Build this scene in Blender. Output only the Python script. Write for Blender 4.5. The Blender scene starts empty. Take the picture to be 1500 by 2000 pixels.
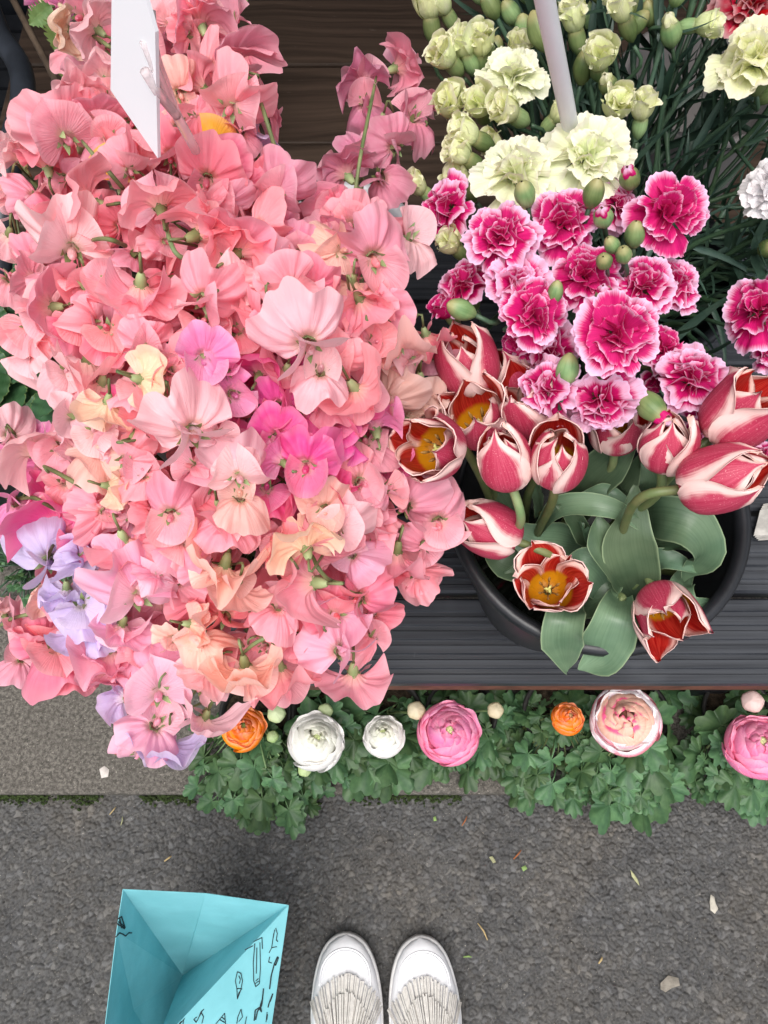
import bpy, math, random
import numpy as np
from mathutils import Vector, Matrix

# ------------------------------------------------------------------ camera, sky, sun, exposure
SC = bpy.context.scene
COL = SC.collection
rad = math.radians
H, TH, F = 1.28, rad(22), 1500.0          # eye height, tilt off the vertical, focal length in photo pixels
CAM = Vector((0, 0, H))
cam_d = bpy.data.cameras.new("camera")
cam_d.sensor_fit = 'VERTICAL'; cam_d.sensor_height = 24; cam_d.lens = 24 * F / 2000
cam_d.clip_start = 0.02; cam_d.clip_end = 200
cam_o = bpy.data.objects.new("camera", cam_d); COL.objects.link(cam_o)
cam_o.location = CAM; cam_o.rotation_euler = (TH, 0, 0)
SC.camera = cam_o

SUN_EL, SUN_AZ = rad(72), rad(200)         # high soft sun behind the photographer's left shoulder
world = bpy.data.worlds.new("World"); SC.world = world; world.use_nodes = True
wn = world.node_tree; wn.nodes.clear()
w_out = wn.nodes.new("ShaderNodeOutputWorld"); w_bg = wn.nodes.new("ShaderNodeBackground")
w_sky = wn.nodes.new("ShaderNodeTexSky"); w_hs = wn.nodes.new("ShaderNodeHueSaturation")
w_sky.sky_type = 'NISHITA'; w_sky.sun_disc = False
w_sky.sun_elevation = SUN_EL; w_sky.sun_rotation = SUN_AZ
w_sky.air_density = 1.0; w_sky.dust_density = 4.0; w_sky.ozone_density = 1.0
w_hs.inputs['Saturation'].default_value = 0.30      # overcast: a nearly white sky
w_bg.inputs['Strength'].default_value = 0.15
wn.links.new(w_sky.outputs[0], w_hs.inputs['Color']); wn.links.new(w_hs.outputs[0], w_bg.inputs[0])
wn.links.new(w_bg.outputs[0], w_out.inputs[0])

sun_d = bpy.data.lights.new("sun", 'SUN'); sun_d.energy = 1.9; sun_d.angle = rad(50); sun_d.color = (1, .97, .93)
sun_o = bpy.data.objects.new("sun", sun_d); COL.objects.link(sun_o)
_sd = Vector((math.sin(SUN_AZ) * math.cos(SUN_EL), math.cos(SUN_AZ) * math.cos(SUN_EL), math.sin(SUN_EL)))
sun_o.rotation_euler = _sd.to_track_quat('Z', 'Y').to_euler(); sun_o.location = (0, 0, 8)
SC.view_settings.view_transform = 'Standard'; SC.view_settings.look = 'None'
SC.view_settings.gamma = 1; SC.view_settings.use_curve_mapping = False
SC.view_settings.exposure = 0.50
SC.cycles.max_bounces = 8; SC.cycles.diffuse_bounces = 5; SC.cycles.transmission_bounces = 6
SC.cycles.transparent_max_bounces = 8

# ------------------------------------------------------------------ layout helpers
RT, UPV, FWD = Vector((1, 0, 0)), Vector((0, math.cos(TH), math.sin(TH))), Vector((0, math.sin(TH), -math.cos(TH)))
RNG = random.Random(11)

def at(px, py, D):                        # world point at depth D along the view
    return CAM + D * (RT * ((px - 750) / F) + UPV * ((1000 - py) / F) + FWD)
def at_z(px, py, z):                      # world point at height z
    v = (1000 - py) / F
    return at(px, py, (H - z) / (math.cos(TH) - v * math.sin(TH)))
def depth(p): return (Vector(p) - CAM).dot(FWD)
def idir(b):
    b = rad(b); return RT * math.sin(b) + UPV * math.cos(b)
def frame(X, Y, Z, p):
    M = Matrix((X, Y, Z)).transposed().to_4x4(); M.translation = p; return M
def frame_yz(Y, Z, p, s=1.0):
    Y = Y.normalized(); X = Y.cross(Z).normalized(); Z = X.cross(Y)
    return frame(X * s, Y * s, Z * s, p)
def frame_z(Z, p, s=1.0, spin=0.0):
    Z = Z.normalized(); a = Vector((1, 0, 0)) if abs(Z.x) < .8 else Vector((0, 1, 0))
    X = (a - Z * a.dot(Z)).normalized(); Y = Z.cross(X)
    c, sn = math.cos(spin), math.sin(spin)
    X, Y = X * c + Y * sn, Y * c - X * sn
    return frame(X * s, Y * s, Z * s, p)
def euler_m(rx, ry, rz):
    from mathutils import Euler
    return Euler((rx, ry, rz)).to_matrix().to_4x4()

# ------------------------------------------------------------------ object helpers
WM = {}                                   # world matrix of what has been built, by name
def thing(name, label, cat, loc, group=None, kind=None):
    o = bpy.data.objects.new(name, None); COL.objects.link(o)
    o.empty_display_size = .02; o.location = loc
    WM[o.name] = Matrix.Translation(loc)
    if label: o['label'] = label
    if cat: o['category'] = cat
    if group: o['group'] = group
    if kind: o['kind'] = kind
    return o
def part(name, mesh, parent=None, mw=None, color=None, label=None, kind=None):
    o = bpy.data.objects.new(name, mesh); COL.objects.link(o)
    mw = mw if mw is not None else Matrix.Identity(4)
    WM[o.name] = mw.copy()
    if parent is not None:
        o.parent = parent; o.matrix_basis = WM[parent.name].inverted() @ mw
    else:
        o.matrix_basis = mw
    if color is not None: o.color = (*color, 1)
    if label: o['label'] = label
    if kind: o['kind'] = kind
    return o
def solo(name, mesh, label, cat, mw=None, group=None, kind=None, color=None):
    o = part(name, mesh, None, mw, color, label, kind)
    if cat: o['category'] = cat
    if group: o['group'] = group
    return o

class MB:                                 # mesh builder
    def __init__(s): s.v, s.f, s.uv, s.mi, s.sm = [], [], [], [], []
    def add(s, verts, faces, uvs=None, mat=0, smooth=True):
        b = len(s.v); s.v.extend([tuple(p) for p in verts])
        for f in faces:
            s.f.append([b + i for i in f]); s.mi.append(mat); s.sm.append(smooth)
        s.uv.extend(uvs if uvs is not None else [(0., 0.)] * len(verts))
        return s
    def grid(s, P, UV=None, mat=0, flip=False, closed=False):
        nv, nu = P.shape[:2]
        fs = []
        for j in range(nv - 1):
            for i in range(nu if closed else nu - 1):
                i2 = (i + 1) % nu
                q = [j * nu + i, j * nu + i2, (j + 1) * nu + i2, (j + 1) * nu + i]
                fs.append(q[::-1] if flip else q)
        if UV is None:
            uu, vv = np.meshgrid(np.linspace(0, 1, nu), np.linspace(0, 1, nv)); UV = np.dstack([uu, vv])
        return s.add(P.reshape(-1, 3).tolist(), fs, [tuple(x) for x in UV.reshape(-1, 2).tolist()], mat)
    def tube(s, pts, r, n=7, mat=0, cap=True):
        pts = [Vector(p) for p in pts]; m = len(pts)
        r = list(r) if hasattr(r, '__len__') else [r] * m
        ref = None; vs = []; uv = []
        for k, p in enumerate(pts):
            t = (pts[min(k + 1, m - 1)] - pts[max(k - 1, 0)])
            t = t.normalized() if t.length > 1e-9 else Vector((0, 0, 1))
            if ref is None: ref = t.orthogonal().normalized()
            ref = (ref - t * ref.dot(t)); ref = ref.normalized() if ref.length > 1e-6 else t.orthogonal().normalized()
            b = t.cross(ref)
            for i in range(n):
                a = 2 * math.pi * i / n
                vs.append(p + (ref * math.cos(a) + b * math.sin(a)) * r[k]); uv.append((i / n, k / max(1, m - 1)))
        fs = [[j * n + i, j * n + (i + 1) % n, (j + 1) * n + (i + 1) % n, (j + 1) * n + i] for j in range(m - 1) for i in range(n)]
        if cap: fs += [list(range(n))[::-1], [(m - 1) * n + i for i in range(n)]]
        return s.add(vs, fs, uv, mat)
    def lathe(s, prof, n=24, mat=0, ax=None):
        vs, uv = [], []
        for k, (r, z) in enumerate(prof):
            for i in range(n):
                a = 2 * math.pi * i / n
                p = (r * math.cos(a), r * math.sin(a), z)
                vs.append(p if ax is None else (p[0], p[2], -p[1])); uv.append((i / n, k / (len(prof) - 1)))
        fs = [[j * n + i, j * n + (i + 1) % n, (j + 1) * n + (i + 1) % n, (j + 1) * n + i] for j in range(len(prof) - 1) for i in range(n)]
        return s.add(vs, fs, uv, mat)
    def box(s, x0, x1, y0, y1, z0, z1, mat=0):
        v = [(x, y, z) for z in (z0, z1) for y in (y0, y1) for x in (x0, x1)]
        return s.add(v, [[0, 2, 3, 1], [4, 5, 7, 6], [0, 1, 5, 4], [2, 6, 7, 3], [0, 4, 6, 2], [1, 3, 7, 5]], None, mat, False)
    def mesh(s, name, mats, M=None):
        me = bpy.data.meshes.new(name)
        v = s.v if M is None else [tuple(M @ Vector(p)) for p in s.v]
        me.from_pydata(v, [], s.f)
        for m in (mats if isinstance(mats, (list, tuple)) else [mats]): me.materials.append(m)
        me.polygons.foreach_set('material_index', s.mi); me.polygons.foreach_set('use_smooth', s.sm)
        ul = me.uv_layers.new(name='UVMap'); li = np.empty(len(me.loops), dtype=np.int32)
        me.loops.foreach_get('vertex_index', li)
        ul.data.foreach_set('uv', np.array(s.uv, dtype=np.float32)[li].ravel())
        me.update(); return me
def bevel(o, w, seg=2):
    m = o.modifiers.new('bevel', 'BEVEL'); m.width = w; m.segments = seg; m.limit_method = 'ANGLE'; return o
def spline(pts, n=14):                    # Catmull-Rom through the points
    P = [Vector(p) for p in pts]
    if len(P) == 2: return [P[0].lerp(P[1], k / (n - 1)) for k in range(n)]
    P = [P[0] * 2 - P[1]] + P + [P[-1] * 2 - P[-2]]
    seg = len(P) - 3; out = []
    for k in range(n):
        t = k / (n - 1) * seg; i = min(int(t), seg - 1); t -= i
        a, b, c, d = P[i:i + 4]
        out.append(.5 * ((2 * b) + (c - a) * t + (2 * a - 5 * b + 4 * c - d) * t * t + (3 * b - a - 3 * c + d) * t ** 3))
    return out
def sst(a, b, x):
    t = np.clip((x - a) / (b - a), 0, 1); return t * t * (3 - 2 * t)

# ------------------------------------------------------------------ materials
class NM:
    def __init__(s, name):
        s.m = bpy.data.materials.new(name); s.m.use_nodes = True; s.t = s.m.node_tree; s.t.nodes.clear()
        s.out = s.t.nodes.new('ShaderNodeOutputMaterial')
    def n(s, typ, **kw):
        nd = s.t.nodes.new('ShaderNode' + typ)
        for k, v in kw.items():
            if hasattr(nd, k): setattr(nd, k, v)
        return nd
    def set(s, sock, v):
        if hasattr(v, 'bl_idname') or isinstance(v, bpy.types.NodeSocket): s.t.links.new(v, sock)
        elif isinstance(v, (tuple, list)): sock.default_value = (*v, 1) if len(v) == 3 and len(sock.default_value) == 4 else v
        else: sock.default_value = v
    def math(s, op, a, b=0.0, c=None, clamp=False):
        nd = s.n('Math', operation=op, use_clamp=clamp); s.set(nd.inputs[0], a); s.set(nd.inputs[1], b)
        if c is not None: s.set(nd.inputs[2], c)
        return nd.outputs[0]
    def mix(s, f, a, b, mode='MIX'):
        nd = s.n('Mix', data_type='RGBA', blend_type=mode)
        s.set(nd.inputs[0], f); s.set(nd.inputs[6], a); s.set(nd.inputs[7], b); return nd.outputs[2]
    def ramp(s, x, a, b, lo=0., hi=1.):
        nd = s.n('MapRange', interpolation_type='SMOOTHSTEP')
        s.set(nd.inputs[0], x); s.set(nd.inputs[1], a); s.set(nd.inputs[2], b); s.set(nd.inputs[3], lo); s.set(nd.inputs[4], hi)
        return nd.outputs[0]
    def uv(s):
        x = s.n('TexCoord').outputs['UV']; sp = s.n('SeparateXYZ'); s.set(sp.inputs[0], x); return sp.outputs[0], sp.outputs[1]
    def vec(s, x, y, z=0.0):
        nd = s.n('CombineXYZ'); s.set(nd.inputs[0], x); s.set(nd.inputs[1], y); s.set(nd.inputs[2], z); return nd.outputs[0]
    def noise(s, vec, scale=1., detail=2., rough=.5):
        nd = s.n('TexNoise'); s.set(nd.inputs['Vector'], vec); nd.inputs['Scale'].default_value = scale
        nd.inputs['Detail'].default_value = detail; nd.inputs['Roughness'].default_value = rough; return nd.outputs[0]
    def obj(s): return s.n('TexCoord').outputs['Object']
    def gen(s): return s.n('NewGeometry').outputs['Position']
    def rnd(s): return s.n('ObjectInfo').outputs['Random']
    def ocol(s): return s.n('ObjectInfo').outputs['Color']
    def bump(s, h, strength=.3, dist=.001):
        nd = s.n('Bump'); nd.inputs['Strength'].default_value = strength; nd.inputs['Distance'].default_value = dist
        s.set(nd.inputs['Height'], h); return nd.outputs[0]
    def hsv(s, col, h=.5, sat=1., val=1.):
        nd = s.n('HueSaturation'); s.set(nd.inputs['Color'], col); s.set(nd.inputs['Hue'], h)
        s.set(nd.inputs['Saturation'], sat); s.set(nd.inputs['Value'], val); return nd.outputs[0]
    def finish(s, col, rough=.5, spec=.5, trans=0., bump=None, **kw):
        p = s.n('BsdfPrincipled'); s.set(p.inputs['Base Color'], col); s.set(p.inputs['Roughness'], rough)
        s.set(p.inputs['Specular IOR Level'], spec)
        for k, v in kw.items(): s.set(p.inputs[k.replace('_', ' ')], v)
        if bump is not None: s.set(p.inputs['Normal'], bump)
        sh = p.outputs[0]
        if trans:
            t = s.n('BsdfTranslucent'); s.set(t.inputs[0], col)
            if bump is not None: s.set(t.inputs['Normal'], bump)
            m = s.n('MixShader'); s.set(m.inputs[0], trans); s.set(m.inputs[1], sh); s.set(m.inputs[2], t.outputs[0]); sh = m.outputs[0]
        s.t.links.new(sh, s.out.inputs[0]); return s.m

def srgb(r, g, b):
    f = lambda c: (c / 255 / 12.92) if c / 255 <= .04045 else ((c / 255 + .055) / 1.055) ** 2.4
    return (f(r), f(g), f(b))

def mat_petal(name, base=(.85, .72, .30), edge=.10, trans=.38, vein=.07, tint=.42):
    k = NM(name); u, v = k.uv(); c = k.ocol(); r = k.rnd()
    c = k.hsv(c, k.math('MULTIPLY_ADD', r, .024, .488), 1., k.math('MULTIPLY_ADD', r, .16, .92))
    ve = k.noise(k.vec(k.math('MULTIPLY', u, 34.), k.math('MULTIPLY', v, 1.6), k.math('MULTIPLY', r, 37.)), 1., 3.)
    bl = k.noise(k.vec(k.math('MULTIPLY', u, 3.), k.math('MULTIPLY', v, 2.5), k.math('MULTIPLY', r, 91.)), 1., 2.)
    dark = k.mix(1., c, c, 'MULTIPLY')
    col = k.mix(k.math('MULTIPLY', k.ramp(ve, .45, .75), vein * 2.2), c, dark)
    lite = k.mix(edge * 2.5, c, (.95, .85, .85))
    col = k.mix(k.ramp(bl, .45, .7), col, k.mix(.35, col, lite))
    col = k.mix(k.ramp(v, .72, 1.0, 0, .7), col, lite)
    col = k.mix(k.ramp(v, .03, .42, tint, 0), col, base)
    b = k.bump(k.math('ADD', k.math('MULTIPLY', ve, 1.2), k.math('MULTIPLY', bl, 1.2)), .5, .0016)
    return k.finish(col, .5, .22, trans, b)
def mat_two(name, inner, outer, e0, e1, trans=.3, streak=.3, scale=60., shift=False):
    k = NM(name); u, v = k.uv(); r = k.rnd()
    st = k.noise(k.vec(k.math('MULTIPLY', u, scale), k.math('MULTIPLY', v, 1.5), k.math('MULTIPLY', r, 31.)), 1., 2.)
    lf = k.noise(k.vec(k.math('MULTIPLY', u, 3.), 0., k.math('MULTIPLY', r, 77.)), 1., 2.)
    q = k.math('ADD', v, k.math('ADD', k.math('MULTIPLY', k.math('SUBTRACT', st, .5), streak), k.math('MULTIPLY', k.math('SUBTRACT', lf, .5), .25)))
    q = k.math('ADD', q, k.math('MULTIPLY', k.math('SUBTRACT', r, .5), .12))
    if shift:                                # how far the dark heart reaches, set bloom by bloom
        sp_ = k.n('SeparateXYZ'); k.set(sp_.inputs[0], k.ocol()); q = k.math('ADD', q, k.math('SUBTRACT', sp_.outputs[0], .5))
    inn = k.mix(k.ramp(st, .4, .7, 0, .5), inner, tuple(min(1, x * 1.35) for x in inner))
    out = k.mix(k.ramp(st, .5, .72, 0, .55), outer, tuple(a * .45 + b * .55 for a, b in zip(inner, outer)))
    out = k.mix(k.ramp(v, .9, 1.), out, tuple(min(.9, x * 1.15) for x in outer))
    col = k.mix(k.ramp(q, e0, e1), inn, out)
    return k.finish(col, .55, .2, trans, k.bump(st, .25, .0008))
def mat_green(name, a, b, rough=.45, trans=.15, spec=.35, scale=60., veins=False, edge=None, tip=None):
    k = NM(name); r = k.rnd(); nz = k.noise(k.obj(), scale, 3.)
    col = k.mix(k.ramp(nz, .3, .7), a, b)
    col = k.hsv(col, k.math('MULTIPLY_ADD', r, .05, .472), k.math('MULTIPLY_ADD', r, -.15, 1.05), k.math('MULTIPLY_ADD', r, .75, .65))
    h = nz
    if veins:
        u, v = k.uv(); h = k.noise(k.vec(k.math('MULTIPLY', u, 34.), k.math('MULTIPLY', v, 1.2), r), 1., 2.)
        col = k.mix(k.ramp(h, .4, .7, 0, .35), col, k.mix(1., col, (.55, .62, .55), 'MULTIPLY'))
        if tip: col = k.mix(k.ramp(v, .66, .98, 0, .8), col, tip)
        if edge:
            au = k.math('ABSOLUTE', k.math('SUBTRACT', u, .5)); col = k.mix(k.ramp(au, .455, .497, 0, .85), col, edge)
    return k.finish(col, rough, spec, trans, k.bump(h, .25, .001))
def mat_plain(name, col, rough=.5, spec=.5, nscale=0., namt=.25, bscale=0., bamt=.3, bdist=.001, trans=0., **kw):
    k = NM(name); c = col; b = None
    if nscale:
        nz = k.noise(k.obj(), nscale, 4., .6); c = k.mix(k.ramp(nz, .3, .7), tuple(x * (1 - namt) for x in col), tuple(min(1, x * (1 + namt)) for x in col))
    if bscale: b = k.bump(k.noise(k.obj(), bscale, 4., .6), bamt, bdist)
    return k.finish(c, rough, spec, trans, b, **kw)

M_PEA = mat_petal('sweet_pea_petal', (.90, .70, .42), trans=.42)
M_CALYX = mat_green('calyx_green', (.20, .29, .11), (.34, .40, .18), .5, .2)
M_STEM = mat_green('stem_green', (.10, .14, .05), (.20, .22, .09), .5, .05)
M_CPINK = mat_two('carnation_pink_petal', srgb(206, 26, 112), srgb(244, 192, 220), .68, .88, streak=.24, shift=True)
M_CPIN2 = mat_two('carnation_inner_petal', srgb(204, 36, 114), srgb(244, 184, 214), .78, .98, streak=.20, shift=True)
M_CPLAIN = mat_petal('carnation_petal', (.45, .62, .22), .25, .3, .06, .55)
M_CGREEN = mat_green('carnation_calyx', (.13, .23, .08), (.24, .33, .13), .42, .1, .35, 60., True, None, (.42, .37, .17))
M_CSTEM = mat_green('carnation_stem', (.035, .075, .045), (.065, .12, .065), .4, .03)
M_CLEAF = mat_green('carnation_leaf', (.028, .062, .045), (.055, .10, .068), .42, .1)
M_TLEAF = mat_green('tulip_leaf', (.085, .155, .088), (.15, .235, .135), .38, .12, .45, 25., True, (.32, .42, .24))
M_TSTEM = mat_green('tulip_stem', (.13, .19, .07), (.19, .22, .09), .45, .05)
M_RLEAF = mat_green('ranunculus_leaf', (.030, .080, .032), (.090, .175, .068), .45, .12, .3, 40., True)
M_DLEAF = mat_green('seedling_leaf', (.025, .075, .03), (.05, .12, .045), .4, .1, .4, 40., True, (.16, .22, .07))
M_RAN = mat_petal('ranunculus_petal', (.55, .60, .25), .12, .25, .10, .35)
M_PICO = mat_two('ranunculus_picotee_petal', srgb(247, 196, 176), srgb(236, 96, 140), .86, .97, .25, .10, 20.)
M_PICO2 = mat_two('ranunculus_white_edge_petal', srgb(240, 150, 165), srgb(240, 232, 238), .60, .86, .25, .25, 40.)
M_BLACK = mat_plain('black_plastic', (.012, .013, .016), .38, .5, 30., .3, 300., .15, .0006)
M_WHITEP = mat_plain('white_plastic', (.72, .73, .76), .4, .5, 20., .05)
M_SOIL = mat_plain('soil', (.03, .022, .015), .95, .1, 120., .6, 200., .9, .004)
M_STAMEN = mat_plain('stamen', (.30, .17, .05), .7, .2)
M_PISTIL = mat_plain('pistil', (.55, .55, .18), .5, .3)

def mat_tulip_out():
    k = NM('tulip_petal_outside'); u, v = k.uv(); r = k.rnd()
    au = k.math('ABSOLUTE', k.math('MULTIPLY_ADD', u, 2., -1.))
    st = k.noise(k.vec(k.math('MULTIPLY', u, 40.), k.math('MULTIPLY', v, 2.2), k.math('MULTIPLY', r, 23.)), 1., 3.)
    lf = k.noise(k.vec(k.math('MULTIPLY', u, 2.), k.math('MULTIPLY', v, 4.), k.math('MULTIPLY', r, 53.)), 1., 2.)
    q = k.math('ADD', au, k.math('ADD', k.math('MULTIPLY', k.math('SUBTRACT', st, .5), .22), k.math('MULTIPLY', k.math('SUBTRACT', lf, .5), .5)))
    q = k.math('ADD', q, k.ramp(v, .6, 1.0, 0., .42))
    fine = k.noise(k.obj(), 900., 2.)
    red = k.mix(k.ramp(st, .35, .7), srgb(178, 50, 80), srgb(196, 76, 102))
    red = k.mix(k.ramp(fine, .6, .75, 0, .5), red, srgb(240, 175, 180))
    col = k.mix(k.ramp(q, .50, .78), red, srgb(238, 202, 196))
    return k.finish(col, .45, .28, .16, k.bump(st, .15, .0008))
def mat_tulip_in():
    k = NM('tulip_petal_inside'); u, v = k.uv(); r = k.rnd()
    au = k.math('ABSOLUTE', k.math('MULTIPLY_ADD', u, 2., -1.))
    st = k.noise(k.vec(k.math('MULTIPLY', u, 40.), k.math('MULTIPLY', v, 2.2), k.math('MULTIPLY', r, 23.)), 1., 3.)
    q = k.math('ADD', au, k.math('MULTIPLY', k.math('SUBTRACT', st, .5), .2))
    q = k.math('ADD', q, k.ramp(v, .6, 1., 0., .4))
    red = k.mix(k.ramp(st, .35, .7), srgb(170, 20, 20), srgb(206, 60, 48))
    col = k.mix(k.ramp(q, .68, .92), red, srgb(244, 196, 184))
    col = k.mix(k.ramp(k.math('ADD', v, k.math('MULTIPLY', k.math('SUBTRACT', st, .5), .08)), .30, .40), srgb(208, 140, 20), col)
    return k.finish(col, .4, .35, .25, k.bump(st, .15, .0008))
M_TOUT, M_TIN = mat_tulip_out(), mat_tulip_in()
# ------------------------------------------------------------------ the setting: road, pavement, shop wall, added shade canopy
def mat_asphalt():
    k = NM('asphalt'); at_ = k.n('Attribute', attribute_name='stone'); p = k.gen()
    nz = k.noise(p, 900., 3., .7); big = k.noise(p, 5., 3.); fine = k.noise(p, 3500., 2.)
    col = k.mix(k.ramp(nz, .3, .75, .0, .45), at_.outputs[0], k.mix(1., at_.outputs[0], (.55, .53, .50), 'MULTIPLY'))
    col = k.mix(k.ramp(big, .48, .68, 0, .45), col, k.mix(1., col, (1.32, 1.18, 1.0), 'MULTIPLY'))
    st_ = k.noise(p, 8.5, 5., .65)
    col = k.mix(k.ramp(st_, .54, .62, 0, .55), col, k.mix(1., col, (.62, .63, .66), 'MULTIPLY'))
    spk = k.ramp(k.noise(p, 420., 1.), .74, .78)
    col = k.mix(k.math('MULTIPLY', spk, .6), col, (.45, .40, .33))
    return k.finish(col, .55, .5, 0, k.bump(k.math('ADD', nz, k.math('MULTIPLY', fine, .4)), .55, .0012))
M_ASPH = mat_asphalt()
def mat_concrete():
    k = NM('concrete'); p = k.gen()
    a = k.noise(p, 9., 4., .65); b = k.noise(p, 180., 4., .7); c = k.noise(p, 700., 2.)
    col = k.mix(k.ramp(b, .36, .68), (.060, .054, .047), (.190, .174, .152))
    col = k.mix(k.ramp(a, .35, .7, 0, .6), col, (.080, .073, .063))
    spk = k.ramp(k.noise(p, 330., 1.), .70, .74)
    col = k.mix(k.math('MULTIPLY', spk, .55), col, (.42, .38, .33))
    col = k.mix(k.ramp(k.noise(p, 260., 1.), .33, .28, 0, .7), col, (.03, .028, .025))
    return k.finish(col, .85, .25, 0, k.bump(k.math('ADD', b, k.math('MULTIPLY', c, .5)), .7, .0022))
M_CONC = mat_concrete()
M_MOSS_SHADE = mat_green('moss_shade', (.012, .016, .007), (.035, .055, .016), .9, 0, .1, 260.)  # tone darkened to carry the joint shadow too

def nprng(s): return np.random.default_rng(s)
def voronoi_sheet(name, x0, x1, y0, y1, step, cell, seed):
    rg = nprng(seed)
    nx, ny = int((x1 - x0) / step) + 1, int((y1 - y0) / step) + 1
    X, Y = np.meshgrid(np.linspace(x0, x1, nx), np.linspace(y0, y1, ny))
    def layer(cell, Xs, Ys, wamp):
        gx, gy = int((x1 - x0) / cell) + 5, int((y1 - y0) / cell) + 5
        jx, jy = rg.random((gy, gx)), rg.random((gy, gx)); w = rg.random((gy, gx)) ** 2 * wamp; asp = rg.random((gy, gx)) * np.pi
        hh = rg.random((gy, gx)); tone = rg.random((gy, gx)); tx, ty = rg.normal(0, 1, (2, gy, gx))
        ci, cj = np.floor((Xs - x0) / cell).astype(int) + 2, np.floor((Ys - y0) / cell).astype(int) + 2
        f1 = np.full(Xs.shape, 9.); f2 = f1.copy(); ii = np.zeros(Xs.shape, int); jj = ii.copy(); dx1 = np.zeros(Xs.shape); dy1 = dx1.copy()
        for a in (-2, -1, 0, 1, 2):
            for b in (-2, -1, 0, 1, 2):
                p, q = np.clip(ci + a, 0, gx - 1), np.clip(cj + b, 0, gy - 1)
                dx = (Xs - x0) / cell + 2 - (p + jx[q, p]); dy = (Ys - y0) / cell + 2 - (q + jy[q, p])
                ca, sa = np.cos(asp[q, p]), np.sin(asp[q, p])
                e1, e2 = dx * ca + dy * sa, (dy * ca - dx * sa) * 1.35
                d = np.sqrt(e1 * e1 + e2 * e2) - w[q, p]
                c1 = d < f1; f2 = np.where(c1, f1, np.minimum(f2, d)); f1 = np.where(c1, d, f1)
                ii = np.where(c1, p, ii); jj = np.where(c1, q, jj); dx1 = np.where(c1, dx, dx1); dy1 = np.where(c1, dy, dy1)
        return f1, f2, hh[jj, ii], tone[jj, ii], tx[jj, ii] * dx1 + ty[jj, ii] * dy1
    wx = X + .0009 * np.sin(Y * 310 + 1); wy = Y + .0009 * np.sin(X * 290)
    f1, f2, hh, tone, tilt = layer(cell, wx, wy, .35)
    g = np.clip((f2 - f1) / .42, 0, 1); body = 1 - (1 - g) ** 2.4
    Z = -.0052 + body * (.0032 + .0021 * hh) + np.clip(tilt, -1.2, 1.2) * .0010 * body
    s1, s2, sh, st, sl = layer(cell * .40, wx, wy, .3)
    sg = np.clip((s2 - s1) / .5, 0, 1)
    fill = hh < .36
    Z = np.where(fill, -.0036 + .0020 * sg * (.5 + sh), Z)
    Z += .0012 * np.sin(X * 9 + 1) * np.sin(Y * 13)
    t = np.where(fill, st * .8, tone)
    base = .052 + .066 * t ** 1.8
    base = np.where(fill, base * (.60 + .40 * sg), base * (.62 + .38 * np.clip(g * 2, 0, 1)))
    warm = np.where(fill, sh, (tone * 7.3) % 1)
    colr = np.dstack([base * (1.0 + .10 * warm), base * (1.0 + .05 * warm), base * (1.02 - .04 * warm), np.ones_like(base)])
    me = bpy.data.meshes.new(name)
    V = np.dstack([X, Y, Z]).reshape(-1, 3).astype(np.float32)
    idx = np.arange(nx * ny).reshape(ny, nx)
    Q = np.stack([idx[:-1, :-1], idx[:-1, 1:], idx[1:, 1:], idx[1:, :-1]], -1).reshape(-1, 4).astype(np.int32)
    me.vertices.add(len(V)); me.vertices.foreach_set('co', V.ravel())
    me.loops.add(Q.size); me.loops.foreach_set('vertex_index', Q.ravel())
    me.polygons.add(len(Q)); me.polygons.foreach_set('loop_start', np.arange(0, Q.size, 4, dtype=np.int32))
    me.polygons.foreach_set('use_smooth', np.ones(len(Q), dtype=bool))
    me.update(calc_edges=True)
    ca = me.color_attributes.new('stone', 'FLOAT_COLOR', 'POINT'); ca.data.foreach_set('color', colr.reshape(-1).astype(np.float32))
    me.materials.append(M_ASPH); return me
KERB_Y = at_z(400, 1553, .0).y
road = solo('road', voronoi_sheet('road', -.95, .95, -.62, KERB_Y + .012, .0015, .0074, 3), 'coarse dark grey asphalt with pale and brown stones', None, kind='structure')
far_m = MB(); far_m.add([(-60, -60, -.012), (60, -60, -.012), (60, 60, -.012), (-60, 60, -.012)], [[0, 1, 2, 3]])
gm = far_m.mesh('ground', mat_plain('far_asphalt', (.075, .071, .067), .9, .3, 60., .4, 200., .6, .004))
solo('ground', gm, 'street surface around the stall', None, kind='structure')
pm = MB(); pm.box(-3, 3, KERB_Y, 3.2, -.2, .028)
pv = bevel(solo('pavement', pm.mesh('pavement', M_CONC), 'worn brownish grey concrete pavement with a kerb edge', None, kind='structure'), .007, 3)
# mossy joint: clumps spread wide and dark to paint in its shadow
rg = nprng(5); mm = MB()
for (a, b) in ((-40, 380), (600, 900)):
    for i in range(900 if a < 0 else 420):
        px = rg.uniform(a, b); c = at_z(px, 1556 + rg.normal(0, 7), .0)
        if c.y > KERB_Y + .001: c.y = KERB_Y - .001 - rg.random() * .003
        if np.sin(px * .045) + np.sin(px * .017 + 1) < -.9 + rg.random(): continue
        r = rg.uniform(.0012, .0032); n = 6; zc = rg.uniform(-.002, .006)
        vs = [(c.x + r * math.cos(k * math.tau / n) * rg.uniform(.7, 1.3), c.y + r * math.sin(k * math.tau / n) * rg.uniform(.6, 1.1), zc) for k in range(n)]
        vs.append((c.x, c.y, zc + r * .9)); mm.add(vs, [[k, (k + 1) % n, n] for k in range(n)])
solo('moss_shade', mm.mesh('moss_shade', M_MOSS_SHADE), 'thin dark green mossy growth along the kerb joint, darkened as joint shadow', None, kind='stuff')
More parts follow.
